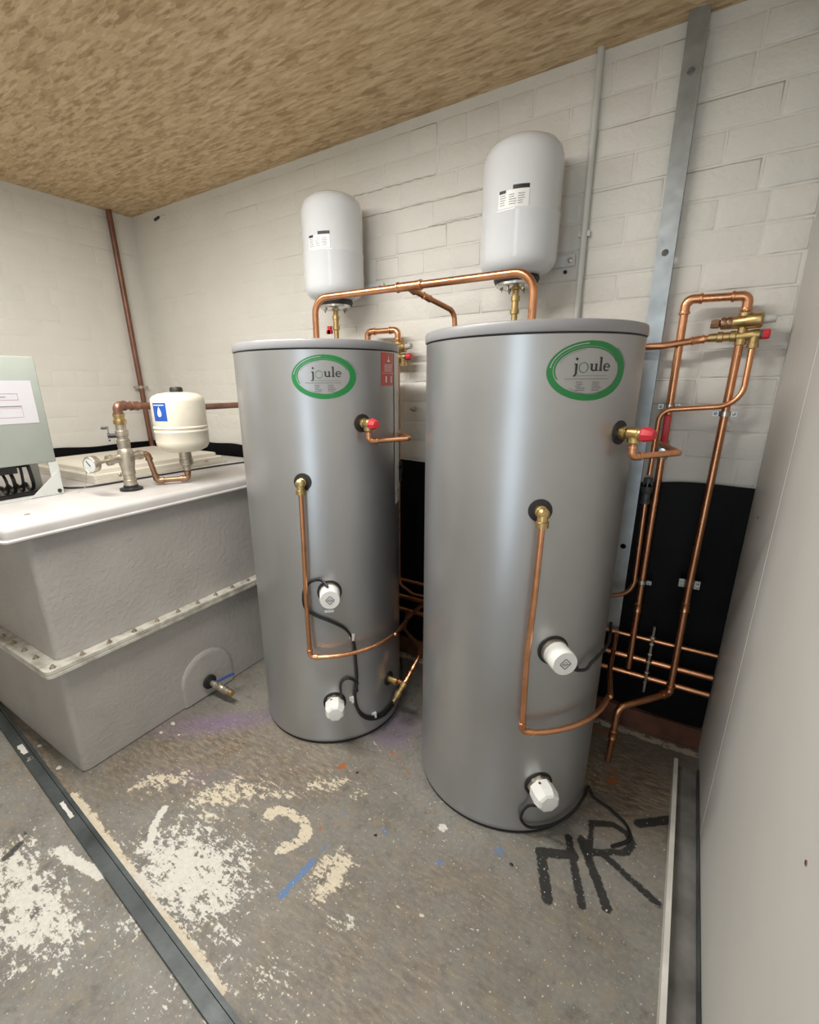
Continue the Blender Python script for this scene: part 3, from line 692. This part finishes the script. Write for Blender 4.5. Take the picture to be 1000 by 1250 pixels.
# relief discharge pipes of the cylinders
for c, lab, tail in ((RC, 'short copper relief pipe at the upper side of the cylinder beside the partition', (-.068, 1.675, 1.115)), (LC, 'short copper relief pipe at the upper side of the cylinder with the red sticker', (-1.03, 1.675, 1.115))):
    s = Vector((c[0]+.293, c[1]-.1184, 1.1600)); e = s+Vector((.092, .092, -.026))
    pipe(lab, [tuple(s), (s.x, s.y, 1.1305, .012), (e.x, e.y, 1.1345, .012), tail], r15, 'copper', elbows=(1,), group='relief pipes on the cylinders')
# horizontal mains low on the back wall
for z, y, r, lab in ((.415, 1.722, r15, 'thin horizontal copper main, topmost of the three low on the back wall'), (.330, 1.722, r22, 'thick horizontal copper main, middle of the three low on the back wall'), (.262, 1.722, r22, 'horizontal copper main, lowest of the three on the back wall')):
    pipe(lab, [(-2.0 if z > .3 else -1.5, y, z), (.196, y, z)], r, 'copper', group='mains along the back wall')
# ball valve, flow pipe and prv group beside the partition
GRP = 'pipework on the back wall'
def inlet_valve(o, label):
    root = thing('inlet_control_valve', label, 'valve', o)
    x, y, z = o
    MB().lathe([(.0, -.045), (.0145, -.044), (.0150, -.030), (.0120, -.028), (.0125, .030), (.0150, .031), (.0165, .032), (.0165, .040), (.012, .041)], Matrix.Translation(o), 14).build('body', 'brass', root)
    u = MB().lathe([(.013, -.055), (.0155, -.054), (.0165, -.030), (.0175, 0), (.0205, .006), (.0205, .036), (.0175, .040), (.012, .041)], frame((x+.002, y-.004, z+.017), (1, -.12, .05)), 20).build('reducing_valve', 'brass', root)
    MB().lathe([(.011, .038), (.0115, .040), (.0105, .068), (0, .069)], frame((x+.002, y-.004, z+.017), (1, -.12, .05)), 16).build('cap', 'grey_plastic', root)
    m = MB()
    for d in (-.048, -.034): m.lathe([(.008, -.007), (.0150, -.006), (.0165, 0), (.0150, .006), (.008, .007)], frame((x+d, y-.004, z+.016), (1, 0, 0)), 16)
    m.lathe([(0, -.016), (.0105, -.0155), (.0120, -.008), (.0120, .004), (.008, .008)], frame((x-.062, y-.004, z+.015), (1, 0, 0)), 8)
    m.build('plug', 'bronze', root)
    MB().lathe([(.009, -.080), (.0115, -.078), (.0120, -.058), (.0150, -.056), (.0150, -.044), (.0125, -.042), (.0125, -.028), (.0150, -.026), (.0150, -.014), (.0125, -.012), (.0125, .0), (.0135, .020), (.0145, .024), (.0145, .040), (.0125, .042)], frame((x, y-.002, z-.020), (1, -.05, .02)), 14).build('side_port', 'brass', root)
    MB().lathe([(.010, .040), (.0130, .042), (.0130, .047), (.0105, .048)], frame((x, y-.002, z-.020), (1, -.05, .02)), 14).build('relief_neck', 'tundish_plastic', root)
    MB().lathe([(.010, .046), (.0135, .047), (.0140, .060), (.0115, .064), (0, .065)], frame((x, y-.002, z-.020), (1, -.05, .02)), 10).build('relief_cap', 'red_plastic', root, ang=20)
    MB().lathe([(.008, .006), (.0115, .004), (.0115, -.018), (.0140, -.019), (.0140, -.032), (.009, -.033)], Matrix.Translation((x+.030, y-.006, z-.022)), 12).build('outlet', 'brass', root)
    return root
def tundish(o, label):
    root = thing('tundish', label, 'tundish', o)
    T = Matrix.Translation(o)
    MB().lathe([(.009, .046), (.0135, .045), (.0135, .030), (.010, .028)], T, 14).build('inlet', 'tundish_plastic', root)
    MB().lathe([(.0175, .018), (.0170, .012), (.0150, -.002), (.012, -.006), (.012, -.028), (.014, -.029), (.014, -.040), (.009, -.041), (.008, -.03), (.010, 0), (.0155, .012), (.0175, .018)], T, 16).build('cup', 'tundish_plastic', root)
    m = MB()
    for i in range(3):
        a = rad(120*i+30); m.box((-.002, -.002, .010), (.002, .002, .034), T @ Matrix.Translation((.0135*math.cos(a), .0135*math.sin(a), 0)))
    m.build('rib', 'tundish_plastic', root, smooth=False)
    return root
def clip(p, label, r=.0125, group=None):
    """two-bolt pipe clamp on a short wall stud; the pipe runs vertically through p"""
    root = thing('pipe_clip', label, 'pipe clip', p, group); x, y, z = p
    m = MB(); n = 20; w = .007
    ro, ri = r+.0030, r+.0004
    prof = [(ri, -w), (ro, -w), (ro, w), (ri, w)]
    rings = [[(x+q*math.cos(2*PI*i/n), y+q*math.sin(2*PI*i/n), z+h) for q, h in prof] for i in range(n+1)]
    m.loft(rings, I4, False).build('ring', 'chrome', root)
    for s in (-1, 1):
        e = MB().box((x+s*(r+.001), y-.0035, z-w), (x+s*(r+.017), y+.0035, z+w), I4, .0).build('ear', 'galvanised', root, smooth=False)
        MB().lathe([(.0048, 0), (.0048, .002), (.003, .003), (0, .0032)], frame((x+s*(r+.010), y-.0035, z), (0, -1, 0)), 10).build('screw', 'tarnished', e)
    MB().tube([(x, y+r+.002, z), (x, YB-.004, z)], .004, 8).build('stud', 'chrome', root)
    return root
O = (.090, 1.715, 1.440)
inlet_valve(O, 'brass inlet control valve with red cap on the wall beside the partition')
pipe('copper pipe with a square loop on top, beside the partition, feeding the brass valve', [(-.056, 1.715, .285), (-.058, 1.715, 1.528, .026), (.090, 1.715, 1.524, .026), (.090, 1.715, 1.4825)], r22, 'copper', elbows=(1, 2), couplings=((0, .20),), group=None)
pipe('copper down pipe below the brass valve beside the partition', [(.089, 1.715, 1.3945), (.080, 1.700, .66, .2), (.082, 1.692, .245, .02), (.02, 1.625, .236, .03), (-.062, 1.545, .224, .03), (-.068, 1.535, .004)], r22, 'copper', elbows=(2,), couplings=((1, .2), (4, .5)), group=None)
pipe('thin copper discharge pipe curving from the brass valve down behind the cylinder', [(.120, 1.709, 1.3845), (.119, 1.690, 1.231, .06), (-.080, 1.690, 1.214, .035), (-.083, 1.690, 1.01)], r15, 'copper')
tundish((-.083, 1.690, .955), 'dark plastic tundish in the copper discharge pipe beside the partition')
pipe('thin copper pipe bending below the dark tundish beside the partition', [(-.083, 1.690, .93), (-.078, 1.690, .585, .07), (-.24, 1.690, .545), (-.40, 1.69, .54)], r15, 'copper')
pipe('copper pipe from behind the cylinder to the left port of the brass valve', [(-.42, 1.700, 1.40), (-.10, 1.700, 1.402, .1), (.0090, 1.7165, 1.4175)], r22*.9, 'copper', couplings=((1, .8),))
lv = thing('lever_valve', 'brass lever valve with a red handle on the looped copper pipe', 'valve', (-.057, 1.715, 1.09))
MB().lathe([(.0125, -.030), (.0155, -.029), (.0155, -.016), (.0130, -.014), (.0165, -.006), (.0165, .006), (.0125, .014), (.0155, .016), (.0155, .029), (.0125, .030)], Matrix.Translation((-.0573, 1.715, 1.09)), 14, False).build('body', 'tarnished', lv)
hd = MB().box((-.066, 1.686, 1.108), (-.047, 1.693, 1.200), I4, .003).build('handle', 'red_plastic', lv)
MB().lathe([(.006, 0), (.006, .024), (.010, .025), (.010, .031), (0, .032)], frame((-.057, 1.7015, 1.09), (0, -1, 0)), 12).build('spindle', 'chrome', lv)
clip((-.058, 1.715, 1.224), 'black and chrome pipe clip above the red lever handle', group=GRP)
clip((.0865, 1.715, 1.205), 'chrome pipe clip on the down pipe against white brick', group=GRP)
clip((-.057, 1.715, .632), 'metal pipe clip on the looped pipe against the black sheet', group=GRP)
clip((.080, 1.715, .648), 'metal pipe clip on the down pipe against the black sheet', group=GRP)
clip((.080, 1.715, .662), 'metal pipe clip stacked on another on the down pipe against the black sheet', group=GRP)
# the same group for the other cylinder
O = (-1.048, 1.715, 1.425)
inlet_valve(O, 'brass inlet control valve with red cap behind the cylinder with the red sticker')
pipe('copper pipe with a square loop on top behind the cylinder with the red sticker', [(-1.198, 1.715, 1.0), (-1.198, 1.715, 1.512, .026), (-1.048, 1.715, 1.510, .026), (-1.048, 1.715, 1.4675)], r22, 'copper', elbows=(1, 2))
pipe('straight copper down pipe between the two cylinders', [(-1.048, 1.715, 1.3795), (-1.048, 1.715, .98)], r15, 'copper')
tundish((-1.046, 1.715, .93), 'dark plastic tundish on the pipe between the two cylinders')
pipe('thin copper pipe bending low between the two cylinders', [(-1.045, 1.715, .90), (-1.045, 1.712, .395, .03), (-.96, 1.690, .372, .03), (-.85, 1.69, .375), (-.70, 1.69, .375)], r15*.8, 'copper')
tag(MB().lathe([(.010, 0), (.010, .012), (.006, .014), (.006, .030)], frame((-1.006, YB-.002, 1.197), (0, -1, 0)), 10).build('wall_stud', 'tarnished'), 'small grey fixing stub on the brick wall between the cylinders', 'wall stud')
# cold inlet of the cylinder beside the tank, with drain cock
root = pipe('copper inlet pipe with brass tee low on the cylinder with the red sticker', [(-.8025, 1.304, .198), (-.775, 1.302, .200, .012), (-.768, 1.40, .262, .03), (-.80, 1.47, .262, .04), (-.93, 1.56, .262), (-1.0, 1.715, .262)], r15, 'copper', elbows=(1,), couplings=((1, .55),))
MB().lathe([(.010, -.008), (.0135, -.006), (.0135, .012), (.010, .014), (.010, .030), (.0130, .031), (.0130, .050), (.008, .058), (.007, .075), (0, .076)], frame((-.776, 1.300, .198), (-.25, -.62, -.72)), 12).build('drain_cock', 'brass', root)
# threaded stud on the mains
root = thing('threaded_stud', 'threaded steel stud with nuts across the low copper mains', 'stud', (.0, 1.700, .22))
m = MB(); prof = []
for i in range(60): prof += [(.0036, i*.0045), (.0050, i*.0045+.0022)]
m.lathe(prof, Matrix.Translation((.004, 1.697, .215)), 8).build('rod', 'tarnished', root)
for z in (.44, .415, .375, .345, .30, .262):
    MB().lathe([(.0095, -.004), (.0095, .004)], Matrix.Translation((.004, 1.697, z)), 6).build('nut', 'chrome', root, ang=20)

# galvanised vertical channel and conduit
root = thing('steel_channel', 'tall galvanised steel channel fixed upright to the back wall by the partition', 'channel', (-.132, 1.76, .40))
m = MB(); hw = .0245; xc = -.1325; zs = [.74, 1.665, 2.1]; cuts = [.402]
for z in zs: cuts += [z-hw, z+hw]
cuts.append(ZC)
for a, b in zip(cuts[0::2], cuts[1::2]): m.box((xc-hw, 1.742, a), (xc+hw, 1.745, b))
for z in zs:                                   # square of plate with a drilled hole
    dirs = [(math.cos(2*PI*i/16), math.sin(2*PI*i/16)) for i in range(16)]
    sq = [(c_*hw/max(abs(c_), abs(s_)), s_*hw/max(abs(c_), abs(s_))) for c_, s_ in dirs]
    vs = [(xc+u, y, z+w) for y in (1.742, 1.745) for lp in (sq, [(c_*.0095, s_*.0095) for c_, s_ in dirs]) for u, w in lp]
    fs = []
    for i in range(16):
        k_ = (i+1) % 16
        fs += [(i, k_, 16+k_, 16+i), (32+i, 48+i, 48+k_, 32+k_), (16+i, 16+k_, 48+k_, 48+i), (i, 32+i, 32+k_, k_)]
    m.add(vs, fs)
m.build('web', 'galvanised', root, smooth=False)
for x in (-.157, -.111): MB().box((x, 1.745, .402), (x+.003, YB-.014, ZC)).build('flange', 'galvanised', root, smooth=False)
root = thing('conduit', 'pale plastic conduit running up the brick wall between vessel and channel', 'conduit', (-.373, 1.766, .98))
MB().tube([(-.370, 1.766, .985), (-.376, 1.766, ZC)], .0105, 12).build('tube', 'pvc', root)
MB().box((-.390, 1.764, 1.75), (-.356, YB-.001, 1.765)).build('saddle', 'pvc', root, smooth=False)
# loose fixing and stain spots on the wall by the right vessel
tag(MB().lathe([(.006, 0), (.006, .006), (.004, .008), (0, .010)], frame((-.425, YB-.001, 1.655), (0, -1, 0)), 8).build('wall_plug', 'ink'), 'small dark wall plug beside the expansion vessel nearer the partition', 'wall plug')

# old copper pipe on the left wall
root = pipe('old brown copper pipe running up the side wall beside the corner', [(-2.862, 1.675, .93), (-2.862, 1.640, ZC)], .0150, 'copper_dull', name='copper_pipe')
rc = thing('pipe_clip', 'metal pipe clip holding the old brown pipe to the side wall', 'pipe clip', (-2.862, 1.664, 1.30))
MB().lathe([(.0156, -.008), (.0185, -.008), (.0185, .008), (.0156, .008)], Matrix.Translation((-2.862, 1.664, 1.30)), 18).build('ring', 'tarnished', rc)
for s in (-1, 1): MB().box((-2.868, 1.664+s*.016, 1.293), (-2.856, 1.664+s*.042, 1.307)).build('ear', 'tarnished', rc, smooth=False)
# wall cables / chips
tag(MB().tube([(-2.66, YB-.004, 2.185), (-2.62, YB-.005, 2.192)], .006, 8).build('cable_stub', 'ink'), 'tiny dark cable stub under the ceiling near the corner', 'cable stub')

# ------------------------------------------------------------------ grey tank
TX, TY0, TY1, TXB = -1.616, .510, 1.70, -2.80
tank = thing('water_tank', 'large grey glass-fibre water tank with bolted pale flange and pale lid', 'water tank', (-2.2, 1.1, 0))
def rrect(x0, y0, x1, y1, r, z, n=5):
    pts = []
    for cx, cy, a0 in ((x1-r, y1-r, 0), (x0+r, y1-r, 90), (x0+r, y0+r, 180), (x1-r, y0+r, 270)):
        for k_ in range(n+1): a = rad(a0+90*k_/n); pts.append((cx+r*math.cos(a), cy+r*math.sin(a), z))
    return pts
# lower section: front face with an arched recess around the outlet
m = MB()
m.loft([rrect(TXB, TY0, TX, TY1, .022, .004), rrect(TXB, TY0, TX, TY1, .022, .425)])
low = m.build('lower_section', 'grp_grey', tank, ang=40)
# raised arch panel around the drain
yc, ztop = 1.030, .215
outl = [(yc-.125, .006)] + [(yc-.125+.004*math.sin(q*3), lerp(.01, .10, q/4)) for q in range(1, 5)] + [(yc-.125*math.cos(rad(a)), .10+(ztop-.10)*math.sin(rad(a))) for a in range(12, 180, 12)] + [(yc+.125, .10), (yc+.125, .006)]
ou = [(y_, z_) for y_, z_ in outl]; cy_, cz_ = yc, .09
rings = []
for f, d in ((1.0, -.004), (.985, .006), (.95, .011), (.90, .012)):
    rings.append([(TX+d, cy_+(y_-cy_)*f, .006+(z_-.006)*f) for y_, z_ in ou])
MB().loft(rings).build('outlet_boss', 'grp_grey', tank)
MB().loft([rrect(TXB+.004, TY0+.004, TX-.004, TY1-.004, .022, .449), rrect(TXB+.002, TY0+.002, TX-.002, TY1-.002, .022, .88)]).build('upper_section', 'grp_grey', tank, ang=40)
MB().loft([rrect(TXB-.045, TY0-.045, TX+.045, TY1+.03, .02, .424), rrect(TXB-.045, TY0-.045, TX+.045, TY1+.03, .02, .434)]).build('flange', 'grp_flange', tank)
fl = MB().loft([rrect(TXB-.045, TY0-.045, TX+.042, TY1+.03, .02, .4365), rrect(TXB-.045, TY0-.045, TX+.042, TY1+.03, .02, .448)]).build('flange', 'grp_flange', tank)
bolt_me = None
def bolt_at(x, y):
    global bolt_me
    if bolt_me is None:
        b = MB().lathe([(.0105, 0), (.0105, .0016), (.0068, .002), (.0068, .007), (.004, .0075), (.004, .011), (0, .0112)], I4, 6).build('bolt', 'tarnished', None, ang=20); bolt_me = b.data; bpy.data.objects.remove(b)
    o = bpy.data.objects.new('bolt', bolt_me); COL.objects.link(o); o.parent = fl; o.location = Vector((x, y, .448))-world_loc(fl); o.rotation_euler = (0, 0, random.uniform(0, 1))
for i in range(14): bolt_at(TX+.021, TY0-.018+i*.088)
for i in range(1, 13): bolt_at(TX+.0-i*.088, TY0-.022)
# lid with thick rounded lip
X0, X1, Y0, Y1 = TXB-.03, -1.580, .445, 1.735
MB().loft([rrect(X0+.006, Y0+.006, X1-.004, Y1, .018, .874), rrect(X0, Y0, X1, Y1, .02, .877), rrect(X0, Y0, X1, Y1, .02, .882), rrect(X0+.006, Y0+.006, X1-.006, Y1-.006, .02, .886), rrect(X0+.006, Y0+.006, X1-.006, Y1-.006, .02, .905), rrect(X0+.009, Y0+.009, X1-.009, Y1-.009, .02, .914), rrect(X0+.016, Y0+.016, X1-.016, Y1-.016, .02, .919), rrect(X0+.03, Y0+.03, X1-.03, Y1-.03, .02, .920)]).build('lid', 'grp_pale', tank, ang=50)
tag(MB().lathe([(.009, 0), (.009, .0004), (.006, .0008), (0, .0009)], Matrix.Translation((-1.72, .565, .920)), 10).build('lid_bolt', 'tarnished', tank))
# access hatch: stepped cover
hx0, hx1, hy0, hy1 = -2.62, -2.022, .915, 1.555
h = thing('access_hatch', 'stepped cream access hatch cover lying on the tank lid', 'hatch cover', (-2.32, 1.23, .920))
MB().loft([rrect(hx0-.02, hy0-.0, hx1+.012, hy1+.012, .012, .9211), rrect(hx0-.02, hy0-.0, hx1+.012, hy1+.012, .012, .935)]).build('frame', 'hatch_cream', h)
MB().loft([rrect(hx0, hy0+.004, hx1, hy1, .010, .936), rrect(hx0, hy0+.004, hx1, hy1, .010, .952), rrect(hx0+.006, hy0+.010, hx1-.006, hy1-.006, .010, .955)]).build('cover', 'hatch_cream', h)
MB().loft([rrect(hx0+.02, hy0+.024, hx1-.02, hy1-.02, .012, .954), rrect(hx0+.022, hy0+.026, hx1-.022, hy1-.022, .012, .972), rrect(hx0+.03, hy0+.034, hx1-.03, hy1-.03, .012, .975)]).build('cover_top', 'hatch_cream', h)
for y in (1.02, 1.45): MB().lathe([(.007, 0), (.007, .003), (.004, .006), (0, .0065)], frame((hx1+.001, y, .944), (1, 0, 0)), 8).build('screw', 'tarnished', h)
# drain valve at the foot of the tank
dv = thing('drain_valve', 'brass drain valve with a blue lever low on the grey tank', 'valve', (-1.60, 1.03, .072))
F = frame((-1.6000, 1.022, .072), (1, .06, -.10))
MB().lathe([(.020, 0), (.031, .001), (.031, .012), (.024, .014), (.024, .020), (.014, .021)], F, 24).build('grommet', 'rubber', dv)
MB().lathe([(.0, .014), (.013, .015), (.013, .040), (.017, .041), (.017, .056), (.014, .058), (.016, .070), (.016, .086), (.014, .090), (.017, .092), (.017, .108), (.0125, .110), (.0125, .128), (.008, .129)], F, 16).build('body', 'tarnished', dv)
MB().lathe([(.013, .126), (.015, .128), (.0145, .142), (.009, .143)], F, 12).build('nozzle', 'brass', dv)
bl = frame((-1.535, 1.030, .082), (0, .92, .40))
MB().tube([(-1.532, 1.026, .078), (-1.532, 1.030, .098)], .006, 8).build('spindle', 'tarnished', dv)
MB().box((-.006, -.005, -.012), (.006, .0, .062), frame((-1.532, 1.030, .100), (.30, .9, .10)), 0).build('lever', 'blue_lever', dv, smooth=False)

# ------------------------------------------------------------------ pipework on the tank lid
vx, vy = -1.784, .935
va = thing('pressure_valve', 'tarnished cross-shaped pressure valve with gauge standing on the tank lid', 'valve', (vx, vy, .92))
T = Matrix.Translation((vx, vy, .92))
MB().lathe([(.0, .0), (.040, .0), (.041, .008), (.026, .013), (.026, .020), (.0, .021)], T, 28).build('base_grommet', 'rubber', va)
MB().lathe([(.020, .018), (.0235, .020), (.0235, .040), (.021, .042), (.021, .060), (.0235, .062), (.0235, .086), (.027, .100), (.0290, .126), (.0270, .150), (.021, .160), (.0225, .170), (.0225, .192), (.019, .194), (.0190, .205), (.0225, .207), (.0225, .225), (.018, .227), (.018, .250), (.010, .251)], T, 20).build('body', 'tarnished', va)
MB().lathe([(.016, .248), (.0215, .250), (.0225, .254), (.0225, .264), (.018, .266), (.018, .276), (.0205, .277), (.0205, .286), (.0155, .287)], T, 12).build('brass_union', 'brass', va)
# cross arms along the wall direction
MB().lathe([(.014, -.072), (.0195, -.070), (.0195, -.052), (.0150, -.050), (.0165, -.02), (.0165, .02), (.0150, .044), (.0185, .046), (.0185, .060), (.012, .062)], frame((vx, vy, 1.046), (0, 1, .05)), 16).build('arm', 'tarnished', va)
ga = MB().lathe([(.006, -.020), (.0065, -.0), (.0065, .055), (.012, .056), (.028, .058), (.0300, .062), (.0300, .080), (.0275, .084), (.026, .080), (0, .080)], frame((vx, vy-.065, 1.043), (.30, -1, -.04)), 28).build('gauge', 'tarnished', va)
Fg = frame((vx, vy-.065, 1.043), (.30, -1, -.04))
MB().lathe([(.0260, .0795), (.0260, .0815), (0, .082)], Fg, 28).build('dial', 'gauge_glass', ga)
MB().box((-.0012, -.006, .0823), (.0012, .017, .0832), Fg @ Matrix.Rotation(rad(40), 4, 'Z')).build('needle', 'ink', ga, smooth=False)
MB().tube(spline([(vx-.015, vy-.140, 1.022), (vx-.015, vy-.146, .985), (vx-.02, vy-.155, .955), (vx-.03, vy-.175, .94)], 5), .0012, 6).build('seal_wire', 'tarnished', va)
lvr = MB().lathe([(.008, 0), (.008, .020), (.011, .021), (.011, .028), (0, .029)], frame((vx-.01, vy-.016, 1.128), (-.45, -.9, 0)), 12).build('lever_hub', 'rubber', va)
MB().box((-.006, -.018, .021), (.006, .036, .027), frame((vx-.01, vy-.016, 1.128), (-.45, -.9, 0)) @ Matrix.Rotation(rad(28), 4, 'Z')).box((-.006, .030, .021), (.006, .036, .046), frame((vx-.01, vy-.016, 1.128), (-.45, -.9, 0)) @ Matrix.Rotation(rad(28), 4, 'Z')).build('lever', 'rubber', lvr, smooth=False)
pipe('brown copper pipe from the tank valve elbow back to the brick wall', [(vx, vy, 1.19), (vx, vy, 1.236, .018), (vx-.099, vy+.45, 1.211), (vx-.186, YB-.006, 1.206)], .0140, 'copper_dull', R=.05, elbows=(1,), couplings=((1, .16),))
pipe('small copper pipe from the tank valve to the cream vessel', [(vx, vy+.058, 1.049), (vx+.004, vy+.082, 1.048, .012), (vx+.012, vy+.100, .9395, .014), (-1.708, 1.131, .9395, .014), (-1.708, 1.132, .9715)], .0105, 'bronze', elbows=(1, 2, 3))
# cream pressure vessel
cv = thing('pressure_vessel', 'small cream pressure vessel with a blue label above the tank lid', 'pressure vessel', (-1.708, 1.132, .97))
T = Matrix.Translation((-1.708, 1.132, 0)); VR = .100
MB().lathe([(0, 1.048), (.03, 1.048), (.062, 1.052), (.087, 1.063), (.097, 1.078), (VR, 1.094), (VR, 1.128), (.1012, 1.130), (.1012, 1.134), (.098, 1.138), (.098, 1.142), (.1012, 1.146), (.1012, 1.150), (.098, 1.154), (.0990, 1.158), (.0990, 1.245), (.097, 1.257), (.089, 1.266), (.070, 1.275), (.035, 1.280), (0, 1.281)], T, 48).build('shell', 'cream_enamel', cv)
MB().lathe([(.018, 1.276), (.024, 1.278), (.024, 1.293), (.020, 1.299), (0, 1.300)], T, 20).build('air_cap', 'rubber', cv)
MB().lathe([(.020, 1.050), (.024, 1.048), (.024, 1.020), (.027, 1.018), (.027, .996), (.018, .992), (.0165, .975), (.013, .972)], T, 14).build('union', 'tarnished', cv)
def W2(az, z, off): return Vector((-1.708+(.0990+off)*math.cos(rad(az)), 1.132+(.0990+off)*math.sin(rad(az)), z))
def patch2(a0, a1, z0, z1, off, n=8):
    m = MB()
    for i in range(n+1): m.v += [W2(lerp(a0, a1, i/n), z0, off), W2(lerp(a0, a1, i/n), z1, off)]
    for i in range(n): m.f.append((2*i, 2*i+2, 2*i+3, 2*i+1))
    return m
lb = patch2(-96, -60, 1.176, 1.243, .0008).build('label', 'blue_print', cv); lb['label'] = 'blue label with a white drop'
m = MB(); aa, zc = -77, 1.206
dp = [(0, .024), (3.5, .010), (5.5, -.002), (4.5, -.011), (0, -.015), (-4.5, -.011), (-5.5, -.002), (-3.5, .010)]
m.v += [W2(aa, zc, .0016)] + [W2(aa+a, zc+z, .0016) for a, z in dp]; m.f += [(0, i+1, (i+1) % 8+1) for i in range(8)]
m.build('drop_mark', 'white_print', lb)
mm = patch2(-92, -64, 1.233, 1.236, .0016); mm.build('label_rule', 'white_print', lb)
# control cabinet on its white bracket
cb = thing('control_cabinet', 'grey control cabinet with a paper notice on a bracket above the tank', 'control cabinet', (-2.04, .46, 1.04))
MB().box((-2.14, .16, 1.046), (-1.966, .762, 1.402), I4, .006).build('body', 'cabinet_grey', cb)
MB().box((-1.966, .154, 1.042), (-1.950, .768, 1.405), I4, .004).build('door', 'cabinet_grey', cb)
pn = tag(MB().box((-1.9498, .30, 1.184), (-1.9490, .742, 1.326), Matrix.Translation((0, 0, 0)), 0).build('paper_notice', 'paper', smooth=False), 'white printed paper notice stuck on the grey control cabinet door', 'notice')
def pr(y0, z0, y1, z1, mat, name):
    MB().box((-1.9489, y0, z0), (-1.9486, y1, z1)).build(name, mat, pn, smooth=False)
for y0, z0, y1, z1 in ((.34, 1.283, .695, 1.2845), (.34, 1.2625, .695, 1.264), (.6935, 1.2625, .695, 1.2845)): pr(y0, z0, y1, z1, 'pink_print', 'print_line')
pr(.36, 1.272, .66, 1.2745, 'ink_soft', 'print_line')
for y0, y1 in ((.34, .44), (.47, .58), (.60, .70)): pr(y0, 1.2405, y1, 1.2435, 'ink_soft', 'print_line')
for y0, z0, y1, z1 in ((.34, 1.205, .70, 1.206), (.34, 1.236, .70, 1.237), (.48, 1.205, .481, 1.237), (.60, 1.205, .601, 1.237), (.699, 1.205, .70, 1.237)): pr(y0, z0, y1, z1, 'pink_print', 'print_line')
pr(.38, 1.196, .62, 1.198, 'ink_soft', 'print_line')
br = thing('mounting_bracket', 'white steel bracket with triangular gusset carrying the control cabinet', 'bracket', (-1.95, .72, .920))
MB().box((-1.957, .742, .921), (-1.952, .772, 1.0415)).build('leg', 'bracket_white', br, smooth=False)
gu = MB(); Mg = Matrix(((0, 0, 1, -1.9515), (1, 0, 0, 0), (0, 1, 0, 0), (0, 0, 0, 1)))
gu.prism([(.665, .923), (.770, .921), (.767, 1.010)], 0, .0025, Mg).build('gusset', 'bracket_white', br, smooth=False)
MB().box((-1.99, .55, .9205), (-1.9515, .772, .9245)).build('foot', 'bracket_white', br, smooth=False)
MB().box((-2.13, .742, .921), (-2.125, .772, 1.0455)).build('leg', 'bracket_white', br, smooth=False)
MB().box((-2.13, .762, .9215), (-1.953, .770, .9265)).build('cross_bar', 'bracket_white', br, smooth=False)
MB().lathe([(.007, 0), (.007, .003), (.003, .004), (0, .0042)], frame((-1.949, .757, .934), (1, 0, 0)), 12).build('bolt', 'ink', br)
MB().box((-2.09, .16, 1.012), (-1.985, .655, 1.046)).build('cable_tray', 'rubber', cb, smooth=False)
rn = random.Random(12)
for i in range(6):
    y = .580+.027*i; x = -2.072+rn.uniform(-.006, .014); zt = 1.004 if y < .665 else 1.038
    pts = [(x, y, zt), (x+.016, y+rn.uniform(-.004, .004), zt-.02), (x+.010, y+rn.uniform(.002, .006), .955), (x-.014, y+.006, .9300), (x-.06, y+.010, .9285), (x-.085, y+.012, .945), (x-.12, y+rn.uniform(.006, .014), .9285), (x-.18, y+.012, .9285)]
    tag(MB().tube(spline(pts, 6), .0065 if i % 2 else .0050, 8).build('cable', 'cable'), 'black cable tangled under the grey control cabinet on the tank lid', 'cable', 'cables under the control cabinet')
for i, (x0_, z_) in enumerate(((-2.012, .9268), (-2.034, .9268))):
    pts = [(x0_, .18, z_), (x0_-.01, .35, z_+.002), (x0_+.008, .50, z_), (x0_-.004, .64, z_), (x0_-.006, .74, z_)]
    tag(MB().tube(spline(pts, 6), .0062, 8).build('cable', 'cable'), 'black cable lying flat on the tank lid below the control cabinet', 'cable', 'cables lying on the tank lid')
tag(MB().tube(spline([(-2.07, .80, .9245), (-2.0, .83, .9245), (-1.965, .90, .9245), (-1.96, 1.05, .9245), (-1.95, 1.25, .9245), (-1.93, 1.45, .9245), (-1.90, 1.60, .9245), (-1.88, 1.66, .9245)], 6), .0038, 6).build('cable', 'cable'), 'thin black cable along the cream access hatch on the tank lid', 'cable')

# ------------------------------------------------------------------ bits on the floor
rn = random.Random(21)
def chip(p, s, mat, label, grp):
    m = MB(); rings = []
    n = 7; a0 = rn.uniform(0, 6)
    base = [(s*rn.uniform(.6, 1)*math.cos(a0+2*PI*i/n), s*rn.uniform(.5, .9)*math.sin(a0+2*PI*i/n)) for i in range(n)]
    for f, z in ((1, .0002), (1.05, s*.25), (.6, s*.5)): rings.append([(p[0]+x*f, p[1]+y*f, z) for x, y in base])
    tag(m.loft(rings).build('rubble_chip', mat, None, ang=20), label, 'chip', grp)
for p, s in (((-1.57, .77), .010), ((-1.575, .825), .013), ((-1.72, .475), .012), ((-1.9, .485), .010), ((-1.50, .80), .007)):
    chip(p, s, 'debris_pale', 'pale rubble chip on the floor beside the grey tank', 'rubble chips by the tank')
for p, s in (((-.80, 1.02), .006), ((-.615, .86), .006), ((-.24, .99), .007)):
    chip(p, s, 'ink', 'dark rubble chip on the floor in front of the cylinders', 'dark chips by the cylinders')
